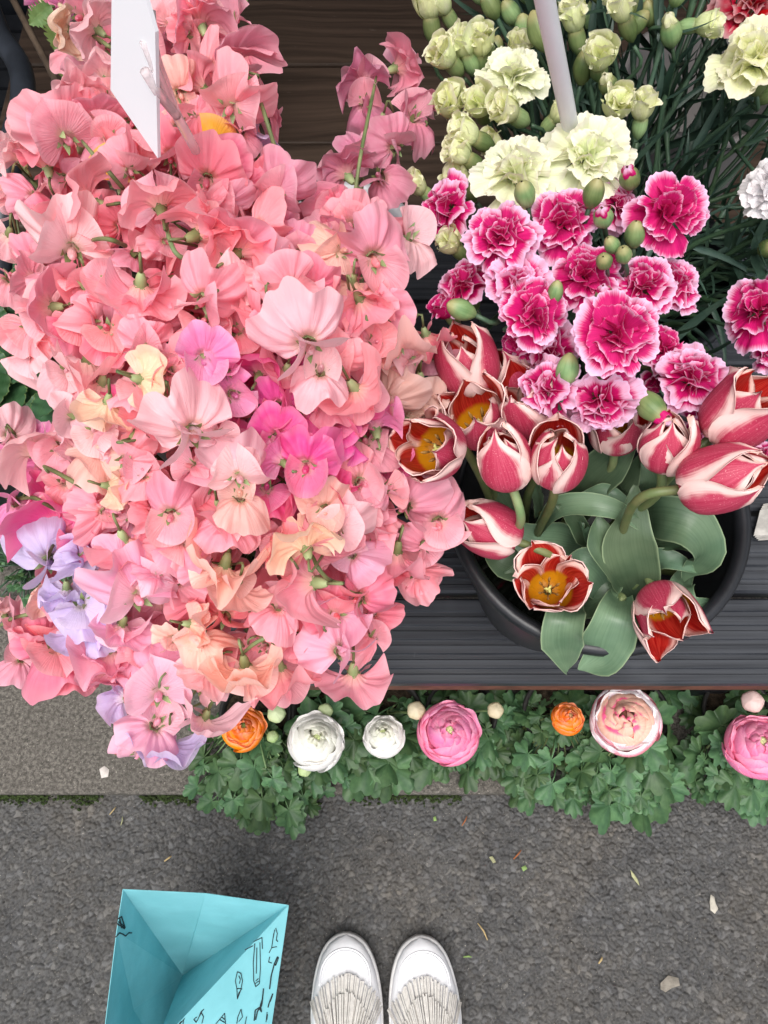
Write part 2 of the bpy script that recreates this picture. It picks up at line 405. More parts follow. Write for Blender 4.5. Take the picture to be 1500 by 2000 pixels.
# shop front wall behind the stall: dark boards
M_WALL = mat_plain('dark_paint', (.012, .014, .018), .45, .4, 8., .4)
wt = thing('shop_wall', 'near black boarded shop front wall behind the wooden table', 'wall', (0, 1.42, 0))
for k in range(16):
    m = MB(); m.box(-3, 3, 1.40 + (k % 2) * .004, 1.46, .03 + k * .16, .03 + k * .16 + .152)
    bevel(part('board', m.mesh('board', M_WALL), wt), .004)
m = MB(); m.box(-3, 3, 1.461, 1.60, .028, 2.75); part('wall_core', m.mesh('wall_core', M_WALL), wt)
# unseen canopy fixed to that wall, added to shade the back of the stall
M_AWN = mat_plain('shade_canvas', (.10, .085, .075), .8, .2)
aw = thing('unseen_awning', 'unseen dark canvas canopy added to shade the back of the flower stall', 'unseen_awning', (0, 1.4, 2.3))
m = MB(); m.box(-2.6, 2.6, .62, 1.395, 0, .012); part('canvas', m.mesh('canvas', M_AWN, Matrix.Translation((0, 0, 2.15)) ), aw)
m = MB(); m.box(-2.6, 2.6, .60, .618, 1.98, 2.165); part('valance', m.mesh('valance', M_AWN), aw)
for sx in (-2.4, 2.4):
    m = MB(); m.tube([(sx, .64, 2.135), (sx, 1.39, 1.7)], .012); part('bracket_arm', m.mesh('bracket_arm', M_BLACK), aw)

# ------------------------------------------------------------------ the slatted bench
BZ = .36
def mat_slat():
    k = NM('grey_painted_slat'); p = k.gen(); sp = k.n('SeparateXYZ'); k.set(sp.inputs[0], p)
    st = k.noise(k.vec(k.math('MULTIPLY', sp.outputs[0], 3.), k.math('MULTIPLY', sp.outputs[1], 160.), k.rnd()), 1., 4., .65)
    bl = k.noise(p, 7., 4., .6)
    col = k.mix(k.ramp(st, .3, .75), (.014, .016, .021), (.042, .046, .055))
    col = k.mix(k.ramp(bl, .5, .75, 0, .6), col, (.055, .060, .070))
    sc = k.ramp(k.noise(k.vec(k.math('MULTIPLY', sp.outputs[0], 90.), k.math('MULTIPLY', sp.outputs[1], 14.), 3.), 1., 3., .7), .70, .76)
    col = k.mix(k.math('MULTIPLY', sc, .5), col, (.22, .22, .22))
    return k.finish(col, k.ramp(st, .3, .7, .42, .62), .45, 0, k.bump(st, .35, .0012))
M_SLAT = mat_slat()
BY = at_z(1100, 1334, BZ).y; BX0, BX1 = -.30, 1.3
bench = thing('slatted_bench', 'dark grey slatted bench with grooved boards carrying the flower buckets', 'bench', (.3, BY + .3, .028))
SW, GAP = .104, .007
prof = [(0, -.022), (0, -.004), (.003, 0)]
for k in range(5):
    c = .014 + k * .0175
    prof += [(c - .004, 0), (c - .0028, -.0024), (c + .0028, -.0024), (c + .004, 0)]
prof += [(SW - .003, 0), (SW, -.004), (SW, -.022)]
for k in range(6):
    y0 = BY + k * (SW + GAP); m = MB(); n = len(prof)
    x1 = BX1 - (.012 if k % 2 else 0)
    vs = [(x, y0 + a, BZ + b) for x in (BX0, x1) for a, b in prof]
    m.add(vs, [[i, i + n, i + 1 + n, i + 1] for i in range(n - 1)] + [[n - 1, 2 * n - 1, n, 0], list(range(n)), list(range(n, 2 * n))[::-1]], None, 0, False)
    part('slat', m.mesh('slat', M_SLAT), bench)
M_APRON = mat_plain('red_brown_wood', (.14, .055, .035), .7, .3, 40., .3)
m = MB(); m.box(BX0 + .02, BX1 - .02, BY + .0015, BY + .022, BZ - .06, BZ - .0225); part('apron', m.mesh('apron', M_APRON), bench)
m = MB(); m.box(BX0 + .02, BX1 - .02, BY + .60, BY + .62, BZ - .06, BZ - .0225); part('apron', m.mesh('apron', M_APRON), bench)
for x in (BX0 + .05, .5, BX1 - .05):
    for y in (BY + .05, BY + .58):
        m = MB(); m.box(x - .02, x + .02, y - .02, y + .02, .028, BZ - .0225); part('leg', m.mesh('leg', M_SLAT), bench)

# brown wooden table behind the bench
def mat_wood():
    k = NM('dark_brown_wood'); p = k.obj(); sp = k.n('SeparateXYZ'); k.set(sp.inputs[0], p); r = k.rnd()
    wv = k.noise(p, 2.5, 3.)
    g = k.noise(k.vec(k.math('MULTIPLY', sp.outputs[0], 2.2), k.math('MULTIPLY_ADD', sp.outputs[1], 75., k.math('MULTIPLY', wv, 6.)), r), 1., 5., .6)
    col = k.mix(k.ramp(g, .28, .72), (.030, .019, .013), (.080, .052, .037))
    w = k.ramp(k.noise(k.vec(k.math('MULTIPLY', sp.outputs[0], 18.), k.math('MULTIPLY', sp.outputs[1], 170.), 2.), 1., 4., .7), .66, .76)
    col = k.mix(k.math('MULTIPLY', w, .55), col, (.26, .21, .17))
    return k.finish(col, .55, .35, 0, k.bump(g, .5, .0015))
M_WOOD = mat_wood()
tb = thing('wooden_table', 'dark brown wooden plank table standing behind the sweet peas', 'table', (0, 1.05, .028))
y = BY + 6 * (SW + GAP) + .01
for k, w in enumerate((.165, .17, .16)):
    m = MB(); m.box(-.62, 1.2, y, y + w, .345, .372 - .0015 * (k % 2)); bevel(part('plank', m.mesh('plank', M_WOOD), tb), .003); y += w + .004
TBY = y
for x in (-.57, 1.15):
    for yy in (TBY - .45, TBY - .05):
        m = MB(); m.box(x - .025, x + .025, yy - .025, yy + .025, .028, .3445); part('leg', m.mesh('leg', M_WOOD), tb)

# ------------------------------------------------------------------ buckets
def bucket(label, cat, x, y, z, R, r, h, mat, group=None, water=True, name='flower_bucket'):
    t = thing(name, label, cat, (x, y, z), group)
    m = MB(); th = .0035
    m.lathe([(0.0001, z), (r * .97, z), (r, z + .004), (R - .004, z + h - .035), (R - .002, z + h - .012)], 56)
    m.lathe([(R - .006, z + h - .012), (R - .008, z + h - .035), (r - th, z + .008), (.0001, z + .006)], 56)
    part('body', m.mesh('body', mat, Matrix.Translation((x, y, 0))), t)
    m = MB(); m.lathe([(R - .0022, z + h - .0135), (R + .005, z + h - .013), (R + .0075, z + h - .006), (R + .006, z + h), (R - .001, z + h + .0018), (R - .0062, z + h - .003), (R - .0058, z + h - .0135)], 64)
    part('rim', m.mesh('rim', mat, Matrix.Translation((x, y, 0))), t)
    for i in (0, 1):
        mm_ = MB(); a = i * math.pi + .3
        mm_.lathe([(.0001, .004), (.008, .004), (.009, 0)], 12)
        part('handle_boss', mm_.mesh('handle_boss', mat), t, frame_z(Vector((math.cos(a), math.sin(a), 0)), Vector((x + (R - .006) * math.cos(a), y + (R - .006) * math.sin(a), z + h - .028))))
    if water:
        wm = MB(); wm.lathe([(.0001, z + h * .35), (r + (R - r) * .35 - .006, z + h * .35)], 40)
        part('water', wm.mesh('water', mat_water), t, Matrix.Translation((x, y, 0)))
    return t
mat_water = mat_plain('bucket_water', (.012, .016, .012), .05, .5)
TUB = at(1170, 985, .72); TUB = Vector((TUB.x, TUB.y, BZ))
bucket('round black plastic bucket holding the tulips on the bench', 'bucket', TUB.x, TUB.y, BZ, .135, .088, .255, M_BLACK)
BA, BB, BC, BD = Vector((-.13, .30, BZ)), Vector((-.038, .607, BZ)), Vector((.27, .565, BZ)), Vector((.40, .86, .372))
bucket('white plastic bucket buried under the big mass of sweet peas', 'bucket', BA.x, BA.y, BZ, .115, .085, .24, M_WHITEP)
bucket('white plastic bucket whose rim shows by the brown table', 'bucket', BB.x, BB.y, BZ, .064, .052, .25, M_WHITEP)
bucket('black bucket hidden under the pink carnations', 'bucket', BC.x, BC.y, BZ, .115, .085, .24, M_BLACK)
bucket('pale bucket glimpsed between the carnation stems at the top right', 'bucket', BD.x, BD.y, .372, .10, .08, .22, mat_plain('grey_bucket_plastic', (.20, .185, .18), .5, .4))
# ------------------------------------------------------------------ sweet pea flower pieces
def pea_banner(seed, ruf=1., reflex=1., fold=0.):
    g = nprng(seed); p = g.random(10) * 6.28
    u, v = np.meshgrid(np.linspace(-1, 1, 49), np.linspace(.02, 1, 17))
    ph = u * 1.95
    R = .0270 * (1 + .04 * np.cos(2 * ph)) * (1 - .13 * np.exp(-(ph / .16) ** 2)) * (1 - .26 * sst(1.15, 2.0, np.abs(ph)))
    R = R * (1 + .045 * np.sin(2.3 * ph + p[0]) + .018 * np.sin(5 * ph + p[1]))
    k = v ** 2.2
    r = R * v * (1 - ruf * .035 * k * (1 + np.sin(4.6 * ph + p[5])))
    x, z = r * np.sin(ph) * 1.08, r * np.cos(ph) + .003 * v
    y = .0065 * sst(0, .35, v) - reflex * .009 * k * v + .0035 * np.exp(-(ph / .14) ** 2) * v * (1 - .5 * v)
    y = y + ruf * k * (.0046 * np.sin(2.6 * ph + p[2]) + .0036 * np.sin(5.2 * ph + p[3] + 1.2 * v) + .0019 * v * np.sin(10 * ph + p[4]) + .0008 * np.sin(18 * ph + p[8]))
    y = y + .0006 * np.sin(14 * ph + p[9]) * sst(.1, .5, v) + .0012 * np.sin(60 * x + p[8]) * np.sin(140 * z + p[9]) * v
    y = y - fold * (np.abs(x) / .026) ** 1.7 * .016
    y = y - (.004 + .003 * np.sin(2 * ph + p[6])) * sst(.72, 1.02, v) * reflex - .0025 * np.sin(7 * ph + p[7]) * sst(.6, 1, v) * ruf * .6
    m = MB(); m.grid(np.dstack([x, y, z])); return m.mesh('banner_petal', M_PEA)
def pea_wing(seed, sg, spread=1.):
    g = nprng(seed); p = g.random(6) * 6.28
    u, v = np.meshgrid(np.linspace(-1, 1, 21), np.linspace(.03, 1, 12))
    ps = u * 1.2; R = .0195 * (1 - .10 * u + .04 * np.sin(2.4 * ps + p[0])) * (1 + .16 * np.cos(ps * 1.3))
    r = R * v
    kind = seed % 3
    c = np.array([(sg * .36 * spread, .78, -.24), (sg * .50 * spread, .52, -.66), (sg * .55 * spread, .60, .34)][kind]); c /= np.linalg.norm(c)
    w = np.array([(sg * .55, -.25, -.80), (sg * .80, .10, .55), (sg * .60, .15, -.78)][kind]); w = w - c * w.dot(c); w /= np.linalg.norm(w); n = np.cross(c, w) * sg
    cup = -.30 * (r ** 2) / .02 + v ** 2 * (.0026 * np.sin(2.8 * ps + p[1]) + .0012 * np.sin(5.2 * ps + p[2])) + .003 * sst(.75, 1, v) * np.sin(2 * ps + p[3])
    P = (r * np.cos(ps))[..., None] * c + (r * np.sin(ps))[..., None] * w + cup[..., None] * n
    P[..., 1] += .004
    m = MB(); m.grid(P); return m.mesh('wing_petal', M_PEA)
def pea_keel():
    m = MB(); pts = [(0, .001, 0), (0, .005, -.001), (0, .009, -.0015), (0, .012, -.001), (0, .0135, .001)]
    m.tube(pts, [.0016, .0024, .0024, .0015, .0004], 8); return m.mesh('flower', M_PEA)
def pea_calyx(seed):
    g = nprng(seed); m = MB()
    m.lathe([(.0011, -.0075), (.0022, -.0062), (.0032, -.0028), (.0037, .0015), (.0036, .004)], 12, 0, 1)
    for k in range(5):
        a = k * math.tau / 5 + g.uniform(-.2, .2); L = g.uniform(.011, .016); cur = g.uniform(.1, 1.0)
        ca, sa = math.cos(a), math.sin(a); rows = []
        for s in np.linspace(0, 1, 5):
            rr = .0036 + .006 * cur * s ** 1.6; yy = .0015 + L * s * (1 - .45 * cur * s); w = .0029 * (1 - s) ** .8 + .0001
            rows.append([(rr * ca - w * sa * t, yy, rr * sa + w * ca * t) for t in (-1, 0, 1)])
        m.grid(np.array(rows))
    return m.mesh('calyx', M_CALYX)
PEA_B = [pea_banner(100 + i, [1., 1.5, .8, 1.9, 1.3, .6, 1.6, 1.2, 2.0, .9][i % 10], [.6, 1., .3, .8, 1.3, .5, 1., .2, .9, .7][i % 10], [0, .5, -.5, .2, 1.1, .1, -.9, .8, .4, 1.4][i % 10]) for i in range(20)]
PEA_W = [[pea_wing(200 + i, s, [1., .6, 1.5, 1.1][i % 4]) for s in (-1, 1)] for i in range(9)]
PEA_K = pea_keel(); PEA_C = [pea_calyx(300 + i) for i in range(4)]
PC = dict(S=srgb(253, 170, 186), L=srgb(254, 202, 209), C=srgb(249, 138, 158), P=srgb(254, 202, 188), Y=srgb(253, 220, 190),
          M=srgb(242, 92, 162), O=srgb(246, 146, 198), V=srgb(220, 206, 244), R=srgb(236, 152, 178), K=srgb(254, 188, 212), D=srgb(236, 194, 180))

def pea_depth(px, py):
    d2 = ((px - 430) / 520) ** 2 + ((py - 700) / 760) ** 2
    return min(.47 + .13 * d2, .66)
def pea_stem(label, blooms, group=None, bucket_=None, rng=RNG):
    locs = []; pts = []
    for (px, py, s, K, b, c, ly) in blooms:
        D = pea_depth(px, py) + ly * .032 + rng.uniform(-.006, .006)
        pts.append(at(px, py, D))
    ctr = sum(pts, Vector()) / len(pts)
    if bucket_ is None:
        a = blooms[0]; bucket_ = BB if (a[0] > 520 and a[1] < 480) else BA
    t = thing('sweet_pea', label, 'sweet pea', (bucket_.x, bucket_.y, bucket_.z + .02), group)
    view = (ctr - CAM).normalized()
    head = ctr + view * .030 + Vector((0, 0, -.012))
    out = Vector((ctr.x - bucket_.x, ctr.y - bucket_.y, 0)); d = min(out.length, .07 if bucket_ is BA else .04); out = out.normalized() * d if out.length > 1e-4 else Vector((0, 0, 0))
    rim = Vector((bucket_.x, bucket_.y, bucket_.z + .26)) + out
    root = Vector((bucket_.x - out.x * .4 + rng.uniform(-.02, .02), bucket_.y - out.y * .4 + rng.uniform(-.02, .02), bucket_.z + .02))
    sm = MB(); path = spline([root, rim, rim.lerp(head, .55) + Vector((0, 0, .035)), head], 16); sm.tube(path, [.0024] * 10 + [.0021] * 6, 7)
    for (px, py, s, K, b, c, ly), p in zip(blooms, pts):
        n = (CAM - p).normalized(); i = idir(b + rng.uniform(-14, 14)); i = (i - n * i.dot(n)).normalized(); sd = n.cross(i)
        j = rng.uniform(-.2, .2)
        if K == 'F': Y, Z = n * .88 - i * .42 + sd * j, i
        elif K == 'B': Y, Z = -n * .66 + i * .66 + sd * j, i * .8 + n * .6
        elif K == 'H': Y, Z = i * .55 - n * .2 + sd * j, n * .75 + i * .2     # hanging hood: banner seen from above
        else: Y, Z = i * .85 + n * .42 + sd * j, (sd if rng.random() < .5 else -sd) * .7 + n * .65
        sc = s * depth(p) / F / .0505
        mw = frame_yz(Y, Z, p, sc)
        f = part('flower', PEA_K, t, mw, PC[c])
        col = PC[c]
        bm_ = rng.choice(PEA_B)
        part('banner_petal', bm_, f, mw, col)
        if rng.random() < .25:                                          # a second, smaller ruffled banner
            part('banner_petal', rng.choice(PEA_B), f, mw @ euler_m(rng.uniform(.12, .4), rng.uniform(-.15, .15), rng.uniform(-.25, .25)) @ Matrix.Translation((0, .003, 0)) @ Matrix.Scale(rng.uniform(.68, .86), 4), col)
        w = rng.choice(PEA_W)
        lite = tuple(a_ * .8 + b_ * .2 for a_, b_ in zip(col, (.97, .74, .72)))
        for ww in w: part('wing_petal', ww, f, mw @ euler_m(rng.uniform(-.2, .2), 0, rng.uniform(-.15, .15)), lite)
        part('calyx', rng.choice(PEA_C), f, mw)
        q = p - Y.normalized() * .006 * sc; bend = q - Y.normalized() * .014 * sc + Vector((0, 0, .004))
        sm.tube(spline([q, bend, bend.lerp(head, .5) + view * .004, head], 9), .00095 * max(1, sc), 6)
    part('stem', sm.mesh('stem', M_STEM), t)
    return t

PEAS = '''
peach and pink sweet pea at the top left, left of the white card|195,62,120,B,-40,L,0;140,60,92,B,-110,Y,0;215,18,70,F,10,K,1
pale pink sweet pea just below the green toothed leaf at the top left|162,196,125,B,-45,L,0;207,160,110,B,-15,L,.4
broad ruffled pink sweet pea left of the price card's lower tip|122,262,165,F,-25,S,-.3;190,252,90,B,130,L,1;60,255,80,S,-70,S,1
pale sweet pea on the left edge beside the black tube|45,318,105,B,-30,L,.3;18,355,110,B,-170,L,.2;10,300,70,F,0,L,1
coral sweet pea half covered by the tip of the white card|262,232,110,F,20,C,.8;235,205,90,B,-60,L,.8;290,262,95,F,150,S,.5
pink sweet pea right behind the price card at the top edge|335,45,105,F,10,L,.5;315,15,90,F,-30,K,.8;362,68,95,S,70,S,.8
large pale pink sweet pea with green calyx left of the brown table|470,132,150,B,-40,S,.2;395,55,130,B,-20,S,.5;410,130,110,F,60,S,1
ruffled pink sweet pea below the large pale one beside the brown table|455,205,150,F,40,S,0;402,178,110,B,-70,S,.6;512,225,95,B,20,R,1.2;470,265,80,F,170,S,.6
peachy sweet pea framed by the clear clip of the price card|350,178,105,F,-20,P,.3;330,225,80,B,160,L,1;385,235,95,F,100,S,.8
coral sweet pea beside a yellow petal below the price card|95,335,120,B,-20,C,.6;190,400,165,B,-80,S,0;65,385,90,F,-90,S,.8
big pink sweet pea seen from behind, calyx down, under the card tip|315,412,160,B,0,S,-.3;250,330,100,F,-40,S,.6;335,300,120,F,10,C,.4
frilly coral sweet pea right of the card tip|405,345,140,F,20,C,.3;445,320,100,F,60,C,.8;385,300,100,F,-10,C,.8
pink sweet pea fan pointing right above the pale round bloom|378,462,165,B,62,S,0;430,400,110,F,30,S,.5;320,470,90,F,-60,S,.6
large pale pink round sweet pea on the left with cream throat|138,480,180,F,-15,L,-.5;175,545,120,B,160,S,.4;105,555,90,F,200,S,.6
pale sweet pea cut by the left edge above the round bloom|18,455,110,B,-140,L,.3;62,505,105,S,160,S,.8;30,415,80,F,0,L,1
pink sweet pea wedged between the round bloom and the card tip|235,440,105,F,-30,C,.8;255,500,100,S,40,S,.8;205,450,80,B,-100,S,1
rose sweet pea leaning towards the white bucket rim|545,372,125,F,20,R,.8;520,350,85,F,-40,C,1;525,410,105,F,150,R,1.2
lilac sweet pea half hidden beside the brown table|500,300,110,B,10,V,1.6;520,330,90,F,120,R,1.8
broad pink sweet pea left of the white bucket rim|460,498,165,B,40,S,.2;505,440,110,F,70,S,.6;520,520,110,F,20,S,.8
dusky rose sweet pea with long green stem against the brown table|716,172,120,B,-25,R,2.6;768,135,115,B,55,R,2.6;715,205,100,F,190,R,2.9
dusky rose sweet pea hanging right of the long green stem|800,240,115,S,10,R,2.4;768,285,110,F,-60,R,2.6;745,230,95,B,200,R,2.9;825,225,90,B,-20,R,2.3
dusky rose sweet pea above the white bucket rim|682,348,125,B,-25,R,2.6;745,350,105,F,150,R,2.4;700,300,80,F,-90,R,2.9
bright pink sweet pea right of the white bucket rim|680,432,105,F,-10,S,1.0;735,450,95,F,50,S,.9;655,470,95,B,-60,R,1.3
wide salmon sweet pea left of the two carnation buds|725,500,165,F,-30,S,.4;660,490,125,F,-110,P,.5;790,470,130,S,50,L,.7;690,545,100,B,190,P,.8
rose sweet pea in the hollow below the white bucket|585,490,100,F,10,R,1.2;620,530,110,B,40,R,1.2;550,455,85,F,-60,R,1.4;570,520,100,F,140,C,1.
salmon sweet pea at the left edge with olive calyx|108,600,150,B,-88,S,0;72,548,95,B,-60,S,.5;60,640,120,F,170,S,.3
frilled coral sweet pea left of the drooping pink fan|152,632,120,F,170,C,.4;215,650,130,F,140,C,.3;120,650,90,S,200,S,.7
pink sweet pea drooping from a pale calyx in the left middle|275,550,165,B,175,S,-.2;210,560,110,F,120,S,.5;320,545,95,S,60,C,.8
salmon sweet pea with an open throat in the centre of the mass|400,580,150,F,20,S,0;450,560,115,B,40,L,.2;395,640,130,F,190,S,.3
pale salmon sweet pea above the green seedlings, lower left|172,700,150,H,180,L,.2;75,690,120,S,-80,L,.4;130,735,110,F,170,L,.4;200,745,130,B,175,L,.4
small pink sweet pea above the cream bloom with dark green calyx|285,672,105,F,0,S,.3;262,635,70,F,-10,S,.7;300,790,130,B,160,S,.6
cream sweet pea lying on its side with a dark green calyx|268,740,125,B,90,Y,-.4;330,720,80,S,60,L,.3
magenta sweet pea with a crumpled centre left of the big round bloom|398,695,125,F,20,O,-.2;440,720,100,S,160,O,.2;240,790,80,F,0,M,1.2
yellowish peach sweet pea hanging from a fresh green calyx|212,782,130,B,178,Y,-.1;150,815,120,S,-60,L,.3;190,850,120,F,160,L,.3
big flat round pale pink sweet pea, largest in the middle|372,838,190,F,-45,L,-.7;415,850,95,S,80,L,-.5;265,850,130,B,60,S,.3
pale sweet pea at the left edge above the dark feathery leaves|72,890,150,B,-35,L,.1;20,850,110,F,-10,L,.5;120,870,120,F,60,S,.4
peach sweet pea below the yellowish drooping bloom|190,890,135,F,170,P,.1;250,895,120,F,90,S,.2;150,880,90,B,-70,L,.4;280,930,110,F,180,S,.4
orchid pink sweet pea on the left edge above the lilac blooms|28,925,125,B,-20,O,.3;30,985,110,F,170,O,.3;75,960,95,B,40,O,.7
small yellow sweet pea bloom in the lower left of the mass|205,948,95,B,120,Y,-.2;200,1000,110,F,-110,S,.3
broad pink sweet pea just right of the magenta blooms, lower left|240,1050,150,B,165,S,0;200,985,110,F,-60,S,.4;290,1010,100,S,70,S,.4
rosebud like pink sweet pea in the lower left middle|335,1000,135,F,10,S,-.1;360,1060,120,F,150,S,.2;300,1060,90,F,-120,C,.5
magenta sweet pea above the lilac one at the lower left|110,1045,185,B,15,M,.1;165,1060,110,F,70,M,.4;60,1030,90,S,-90,M,.5
upper lilac sweet pea on the left edge over the pavement|95,1090,150,F,-30,V,-.3;150,1090,95,S,50,V,-.1;130,1145,105,B,180,V,.2
lower lilac sweet pea above the pink blooms on the left|165,1185,125,F,160,V,-.2;145,1225,110,B,170,V,0;185,1235,90,F,140,V,.2;180,1120,80,B,-20,V,.6
pink sweet pea poking out over the pavement at the left edge|65,1215,110,B,-150,S,.3;10,1205,75,B,-30,L,.4;40,1290,90,F,190,S,.5
coral sweet pea at the lower left rim of the mass|110,1275,140,F,170,C,.2;85,1250,100,F,-60,C,.5;140,1310,100,F,180,C,.4;210,1300,110,B,170,S,.5
pale rose sweet pea with wide open wings left of the lower middle|262,1160,180,F,-30,K,-.6;300,1130,100,S,40,K,-.3;240,1215,120,B,190,K,0
peach sweet pea spread like a star in the lower middle|365,1218,100,B,120,P,-.3;395,1250,115,F,150,P,-.2;345,1240,80,S,200,P,.1
salmon sweet pea left of the peach star|215,1265,140,B,-160,S,.1;285,1290,110,F,130,S,.2;95,1180,80,B,-60,P,.5;270,1320,110,F,170,C,.4
peach pink sweet pea standing upright right of the centre|465,925,140,F,0,L,-.4;470,975,120,F,175,P,-.2;420,1010,110,B,-120,S,.3
pink sweet pea below the upright peach pink one|440,1020,125,F,170,S,.2;490,945,110,F,20,M,.7;480,1040,100,F,60,S,.4;400,980,90,S,-60,C,.6
magenta sweet pea on the upper side of the magenta patch|505,735,125,B,10,M,.7;545,790,110,F,30,M,.6;460,800,90,F,-60,M,.9
magenta sweet pea with two raised wings in the magenta patch|600,905,140,F,20,M,-.1;555,905,110,B,-40,O,.2;545,850,120,F,0,M,.4
hot pink sweet pea at the lower edge of the magenta patch|620,975,120,B,0,M,.2;660,960,90,F,50,M,.4;520,960,110,F,200,M,.7;480,880,100,F,-20,M,.9
round orchid pink sweet pea left of the wide open tulip|735,845,130,B,-10,O,.5;755,908,105,F,100,M,1.0;665,855,110,S,30,M,.6;700,810,100,F,0,M,.7
creamy peach sweet pea with yellow base and bent green stem|600,1078,150,B,-25,Y,-.7;660,1030,130,F,40,L,-.4;635,990,110,F,0,P,-.2;690,1085,110,F,130,K,0
broad salmon sweet pea opening left from a pale green calyx|622,1138,175,B,-88,S,-.4;545,1190,110,F,200,S,.2;560,1080,110,B,-20,S,.2
hooded peach sweet pea in the lower centre|440,1100,160,H,180,P,-.3;465,1140,125,B,175,P,-.1;400,1100,90,F,-80,S,.3
pink sweet pea below the orchid bloom near the tulips|700,940,130,F,-60,S,.3;690,985,105,F,170,S,.3;745,960,110,S,60,S,.3
salmon sweet pea touching the tulip at the bucket rim|795,985,135,F,20,S,.2;855,1015,135,F,-20,S,.1;820,1060,100,S,120,S,.4
pink sweet pea hanging over the dark bench beside the bucket|775,1072,150,B,180,S,.2;730,1040,110,F,-30,S,.5;815,1120,110,F,150,S,.6
frilled coral sweet pea at the right rim above the bench|705,1165,125,F,40,C,.1;650,1195,130,F,-60,C,.4;730,1200,90,F,120,C,.5
deep coral sweet pea between the peach star and the right rim|440,1200,130,F,0,C,.6;500,1180,120,F,60,C,.7;430,1270,130,F,180,C,.4;380,1170,100,F,-90,C,.6
pink sweet pea at the lower right tip over the bench edge|660,1270,145,F,-30,K,-.3;690,1310,150,B,175,S,-.1;720,1250,105,S,30,S,.2
salmon sweet pea left of the lower right tip|545,1300,150,B,170,S,.1;580,1240,110,F,40,C,.4;500,1300,100,F,-60,S,.3
peach sweet pea pointing down above the orange ranunculus|478,1295,150,B,175,P,-.3;415,1300,120,B,-150,L,0;520,1260,90,F,30,S,.4
rose pink sweet pea on the lowest front tip|310,1345,170,F,-20,K,-.5;335,1300,120,B,20,K,0;300,1420,130,F,200,K,-.3;275,1460,95,S,-150,K,-.1
lilac and peach sweet pea hanging lowest over the pavement|250,1365,110,B,-70,V,.3;330,1440,140,B,185,V,-.2;402,1398,115,B,185,L,-.2;395,1340,95,F,60,L,.1
large pale salmon sweet pea right of the centre|600,665,190,F,-15,L,-.5;625,730,125,F,170,L,-.4;560,720,110,B,-150,S,.2
fan shaped pink sweet pea below the large pale salmon one|690,755,150,B,140,S,-.2;655,700,110,F,40,S,.1;640,790,105,F,170,S,.2
curled pink sweet pea above the large pale salmon one|565,560,130,F,-60,S,.2;520,600,130,B,170,S,.2;610,560,100,F,40,C,.5
salmon sweet pea with raised fold left of the pink tipped bud|700,580,140,B,160,S,.2;640,590,110,F,-90,S,.5;745,610,120,F,120,S,.3
drooping peach sweet pea left of the topmost tulip|770,660,150,H,175,P,0;800,690,110,S,120,L,.4;725,670,110,F,-90,S,.6
coral sweet pea deep behind the drooping peach one|700,680,110,F,200,C,.8;830,650,110,B,150,C,.9;850,700,100,F,120,R,1.2
faded beige sweet pea in the shade beside the topmost tulip|820,740,130,B,180,D,1.0;760,780,125,F,40,D,.9;830,800,110,F,-20,D,1.2;790,820,90,B,60,D,1.2
hot pink sweet pea between the magenta patch and the fan shaped one|580,810,130,F,160,M,.6;630,830,110,F,60,M,.8;470,650,120,F,100,C,.7
'''
FRONT = []; STEMS = []
for ln in PEAS.strip().splitlines():
    lab, bl = ln.split('|'); L = []
    for b in bl.split(';'):
        q = b.split(','); L.append((float(q[0]), float(q[1]), float(q[2]), q[3], float(q[4]), q[5], float(q[6])))
    n0 = len(L)
    for k in range(1 if n0 <= 3 else 0):                        # more blooms of the same spike, further in
        a_ = L[k % n0]; dx, dy = 430 - a_[0], 700 - a_[1]; dl = math.hypot(dx, dy) + 1; an = RNG.uniform(-1.3, 1.3)
        ux, uy = dx / dl * math.cos(an) - dy / dl * math.sin(an), dx / dl * math.sin(an) + dy / dl * math.cos(an); rr = RNG.uniform(65, 95)
        if a_[5] in 'RV' or a_[0] > 560 and a_[1] < 480: continue
        L.append((a_[0] + ux * rr, a_[1] + uy * rr, RNG.uniform(95, 125), RNG.choice('FBSF'), RNG.uniform(0, 360), 'S' if a_[5] in 'YPLVD' else a_[5], a_[6] + RNG.uniform(.5, .9)))
    STEMS.append(pea_stem(lab, L)); FRONT.append((lab, sum(q[0] for q in L) / len(L), sum(q[1] for q in L) / len(L)))
# the deep layer that fills the gaps of the mass
rf = random.Random(77)
def in_mass(x, y):
    if y < 120: return 150 < x < 440
    if y < 330: return 60 < x < 500
    if y < 440: return 70 < x < 480
    if y < 600: return 70 < x < 740
    if y < 820: return 190 < x < 800
    if y < 1000: return 160 < x < 800
    if y < 1130: return 150 < x < 800
    return 140 < x < 690 - (y - 1130) * .25 and y < 1300
cells = [(x, y) for y in range(90, 1330, 125) for x in range(60, 860, 125) if in_mass(x, y)]
for (x, y) in cells:
    L = []
    for k in range(3):
        a = k * 2.1 + rf.random(); px, py = x + 48 * math.cos(a) + rf.uniform(-15, 15), y + 48 * math.sin(a) + rf.uniform(-15, 15)
        c = rf.choice('SCCSR' if not (450 < px < 780 and 720 < py < 1000) else 'MMCO')
        L.append((px, py, rf.uniform(105, 135), rf.choice('FFBS'), rf.uniform(0, 360), c, rf.uniform(1.7, 2.6)))
    cand = sorted((f for f in FRONT if len(f[0].split()) <= 10), key=lambda f: (f[1] - x) ** 2 + (f[2] - y) ** 2)[:1]
    if cand: FRONT.remove(cand[0])
    pea_stem('shaded sweet pea buried behind the ' + cand[0][0] if cand else 'shaded sweet pea buried deep inside the pink mass', L, 'sweet peas buried inside the mass', BA if y > 420 or x < 450 else BB, rf)
# two yellow petals caught among the blooms near the card

